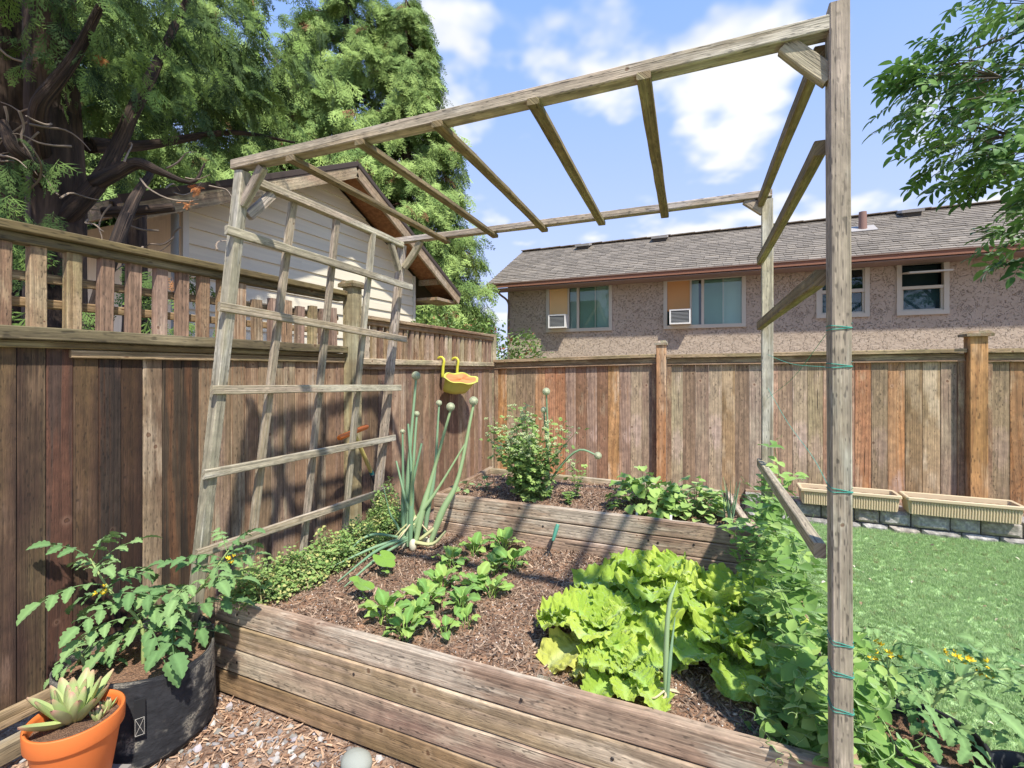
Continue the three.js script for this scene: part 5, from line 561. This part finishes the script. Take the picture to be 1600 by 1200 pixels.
  for (const [px, pz] of [[0.075, -0.03], [0.05, -0.07]]) for (let i = 0; i < 11; i++) part('leaf', sg, msu[r.i(3)], su, M4(V(px, -0.01, pz), i * 2.4, mix(1.3, 0.4, i / 11), 0, 0.42));
}
{ // peas on the right side of the arbor
  const r = rng(95), pg = [1, 2, 3].map((s) => { const q = rng(s * 5), G = []; for (const [z, a, sc] of [[0, 1.2, 1.25], [0, -1.2, 1.25], [0.035, 0.9, 0.95], [0.035, -0.9, 0.95]]) { const l = leaf(0.042 * sc, ovate(0.0145 * sc, 0.8), { nu: 5, nv: 4, droop: q.b(0, 0.7), fold: 0.3, seed: s }); l.deleteAttribute('color'); l.applyMatrix4(M4(V(0, -z * 0.1, z), a + q.s(0.3), q.b(-0.3, 0.5), q.s(0.4))); G.push(l); } const td = [V(0, 0, 0), V(0, -0.002, 0.035), V(0.01, 0.0, 0.06)]; for (let k = 0; k < 7; k++) td.push(V(0.012 + 0.006 * Math.sin(k), 0.004 * k, 0.07 + 0.007 * Math.cos(k) + k * 0.003)); G.push(tube(td, [0.0012, 0.0009, 0.0005], { seg: 22, n: 3 })); return merge(G); }), ms = [lin(0.18, 0.33, 0.075), lin(0.24, 0.41, 0.1), lin(0.31, 0.48, 0.12), lin(0.4, 0.56, 0.16)].map((c) => leafMat(c, 0.35)), mS = plain(lin(0.26, 0.38, 0.13), 0.7);
  const pod = (() => { const g = leaf(0.065, ovate(0.007, 1), { nu: 8, nv: 4, droop: 0.3, fold: 0.5 }); g.deleteAttribute('color'); const b = g.clone(); b.scale(1, -1, 1); b.index.array.reverse(); b.computeVertexNormals(); return merge([g, b]); })();
  const L = [['pea vine nearest the near right post', 0.22, -1.62, 0.72], ['pea vine second from the near right post', 0.21, -1.78, 0.78], ['pea vine climbing to the low side rail', 0.2, -1.95, 0.86], ['pea vine in the middle of the right side', 0.2, -2.12, 0.92], ['tallest pea vine below the far right post', 0.23, -2.45, 1.06], ['pea vine bulging toward the lettuce', 0.14, -2.28, 0.85], ['pea vine hanging outside the bed toward the lawn', 0.38, -1.9, 0.7], ['pea vine outside the bed behind the near post', 0.37, -1.65, 0.55], ['pea vine at the far corner of the front bed', 0.19, -2.6, 0.92], ['low pea vine trailing over the front right corner', 0.19, -1.57, 0.56]];
  L.forEach(([l, x, z, top], vi) => { const t = thing('pea_vine', l, 'pea vine', [x, 0.3, z], 0, 'pea vines'); for (let s = 0; s < 4; s++) { const P = [V(r.s(0.03), 0, r.s(0.03))]; const H = (top - 0.3) * r.b(0.72, 1.05); for (let k = 1; k <= 4; k++) P.push(V(r.s(0.08), H * k / 4, r.s(0.09))); const cv = new THREE.CatmullRomCurve3(P); part('stem', tube(P, [0.0028, 0.0024, 0.0014], { seg: 16, n: 5 }), mS, t); for (let k = 0; k < 13; k++) { const q = k / 12, p = cv.getPoint(mix(0.02, 1, q)); part('leaf', pg[r.i(3)], ms[r.i(4)], t, M4(p.add(V(r.s(0.03), 0, r.s(0.03))), r() * 6.3, r.b(-0.4, 0.6), r.s(0.5), r.b(0.8, 1.25))); } } if (vi % 2) for (let k = 0; k < 3; k++) part('pod', pod, ms[2], t, M4(V(r.s(0.08), r.b(0.1, 0.35), r.s(0.1)), r() * 6, -1.2, 0, 1)); });
}

// ---------- hanging pot and tools ----------
{
  const y = thing('hanging_planter', 'lime yellow scalloped planter hooked over the left fence rail', 'planter', [-2.34, 1.245, -4.07]), m = plain(lin(0.62, 0.6, 0.06), 0.5), W = 0.28, D = 0.085;
  const ring = (k, yy, out = 0) => { const P = []; for (let i = 0; i < 60; i++) { const a = i / 60 * 2 * PI, sc = 1 + 0.07 * Math.abs(Math.cos(a * 3)); P.push([Math.sin(a) * (D * k * sc + out), yy + (yy > 0.11 ? 0.008 * Math.cos(a * 6) : 0), Math.cos(a) * (W * k * sc + out)]); } return P; }, loft = (rows) => { const pos = [], idx = []; rows.forEach((R) => R.forEach((p) => pos.push(...p))); for (let r = 0; r < rows.length - 1; r++) for (let i = 0; i < 60; i++) { const a = r * 60 + i, b = r * 60 + (i + 1) % 60; idx.push(a, b, a + 60, b, b + 60, a + 60); } return fromArrays(pos, idx); };
  part('body', loft([ring(0.02, 0.0), ring(0.72, 0.0), ring(0.8, 0.04), ring(0.88, 0.09), ring(0.96, 0.13), ring(1.0, 0.135, 0.012), ring(1.0, 0.142, 0.014), ring(0.97, 0.142), ring(0.88, 0.11)]), plain(lin(0.58, 0.58, 0.1), 0.6, { side: THREE.DoubleSide }), y);
  part('liner', loft([ring(0.02, 0.128), ring(0.5, 0.13), ring(0.93, 0.136)]), plain(lin(0.75, 0.24, 0.08), 0.7, { side: THREE.DoubleSide }), y);
  for (const q of y.children) q.rotation.z = -0.55; for (const z of [0.15, -0.12]) part('hook', tube([V(-0.05, 0.13, z), V(-0.045, 0.22, z), V(-0.035, 0.29, z), V(-0.06, 0.318, z), V(-0.1, 0.31, z), V(-0.122, 0.285, z)], [0.016, 0.013, 0.012, 0.011, 0.007], { seg: 20, n: 8 }), m, y);
  const e = thing('lawn_edger', 'garden tool with orange crossbar handle leaning between trellis and fence', 'garden tool'); const H = (a, b, R, mat, n) => part(n, tube([a, a.clone().lerp(b, 0.05), a.clone().lerp(b, 0.5), a.clone().lerp(b, 0.95), b], R, { seg: 20, n: 12 }), mat, e);
  const mid = V(-2.225, 1.03, -2.53); H(V(-2.22, 1.012, -2.385), V(-2.225, 1.058, -2.665), [0.013, 0.018, 0.017, 0.018, 0.013], plain(lin(0.92, 0.24, 0.04), 0.45), 'crossbar'); H(mid, V(-2.28, 0.72, -2.77), 0.0145, plain(lin(0.72, 0.6, 0.2), 0.5), 'shaft'); H(V(-2.28, 0.73, -2.765), V(-2.286, 0.685, -2.795), 0.0165, plain(lin(0.03, 0.2, 0.2), 0.5), 'collar'); H(V(-2.284, 0.7, -2.785), V(-2.31, 0.24, -3.04), [0.017, 0.015, 0.014, 0.02, 0.02], plain(0x3c4048, 0.5), 'tube'); part('blade', box(0.16, 0.12, 0.004, -2.3, 0.22, -3.05), plain(0x55585c, 0.5, { metalness: 0.7 }), e);
  const f = thing('hand_fork', 'small hand fork with green handle stuck in the soil', 'hand fork'); const mm = plain(0x3a3a3a, 0.45, { metalness: 0.7 }); part('handle', tube([V(-0.842, 0.57, -2.625), V(-0.848, 0.545, -2.618), V(-0.856, 0.51, -2.608), V(-0.864, 0.48, -2.6)], [0.01, 0.0125, 0.011, 0.008], { seg: 14, n: 10 }), plain(lin(0.1, 0.34, 0.24), 0.5), f); part('neck', tube([V(-0.864, 0.485, -2.601), V(-0.87, 0.45, -2.585), V(-0.876, 0.43, -2.57)], 0.0045, { seg: 8, n: 7 }), mm, f); for (const dx of [-0.022, 0, 0.022]) part('tine', tube([V(-0.876, 0.432, -2.57), V(-0.878 + dx * 0.9, 0.418, -2.555), V(-0.88 + dx, 0.385, -2.525)], [0.004, 0.0035, 0.002], { seg: 8, n: 6 }), mm, f);
  const tg = plain(0xe9ebe6, 0.6); [[-0.42, -2.74, 'small white plant tag beside the radish bush'], [-0.24, -2.745, 'small white plant tag between the two leafy bushes']].forEach(([x, z, l]) => { const g = box(0.012, 0.06, 0.0015); g.rotateX(-0.2); g.translate(x, 0.63, z); solo('plant_tag', g, tg, l, 'plant tag', 'plant tags'); });
  { const g = new THREE.SphereGeometry(1, 24, 14), p = g.attributes.position; for (let i = 0; i < p.count; i++) { const k = 1 + 0.12 * (fbm(p.getX(i) * 2 + 4, p.getZ(i) * 2 + p.getY(i), 3, 2) - 0.5); p.setXYZ(i, p.getX(i) * 0.06 * k, p.getY(i) * 0.04 * k, p.getZ(i) * 0.05 * k); } g.computeVertexNormals(); g.translate(-1.22, 0.012, -1.4); solo('stepping_stone', g, plain(0x9a9e94, 0.95), 'smooth pale grey stone on the path below the front board', 'stone'); }
  const rl = rng(12), mD = [plain(0x8a6b4a, 0.9), plain(0x5a4a3a, 0.9), plain(0xcbbf9c, 0.9)], lg = leaf(0.035, ovate(0.008), { nu: 4, nv: 2, droop: 0.8, fold: 0.4 }), ms = [], cs = []; for (let i = 0; i < 130; i++) { const x = rl.b(0.6, 2.6), z = rl.b(-4.6, -1.6); ms.push(M4(V(x, gy(x, z) + 0.024, z), rl() * 6.3, rl.s(0.3), rl.s(0.5), rl.b(0.4, 1.1))); cs.push(lin(...pick(rl, [[0.5, 0.42, 0.28], [0.3, 0.2, 0.12], [0.14, 0.1, 0.07], [0.6, 0.55, 0.4]]))); } const fl = stuffPart('fallen_leaves', lg, mCrumb, ms, cs, scene); tag(fl, 'dry leaf bits scattered on the lawn', 'fallen leaves');
}

renderer.render(scene, camera);
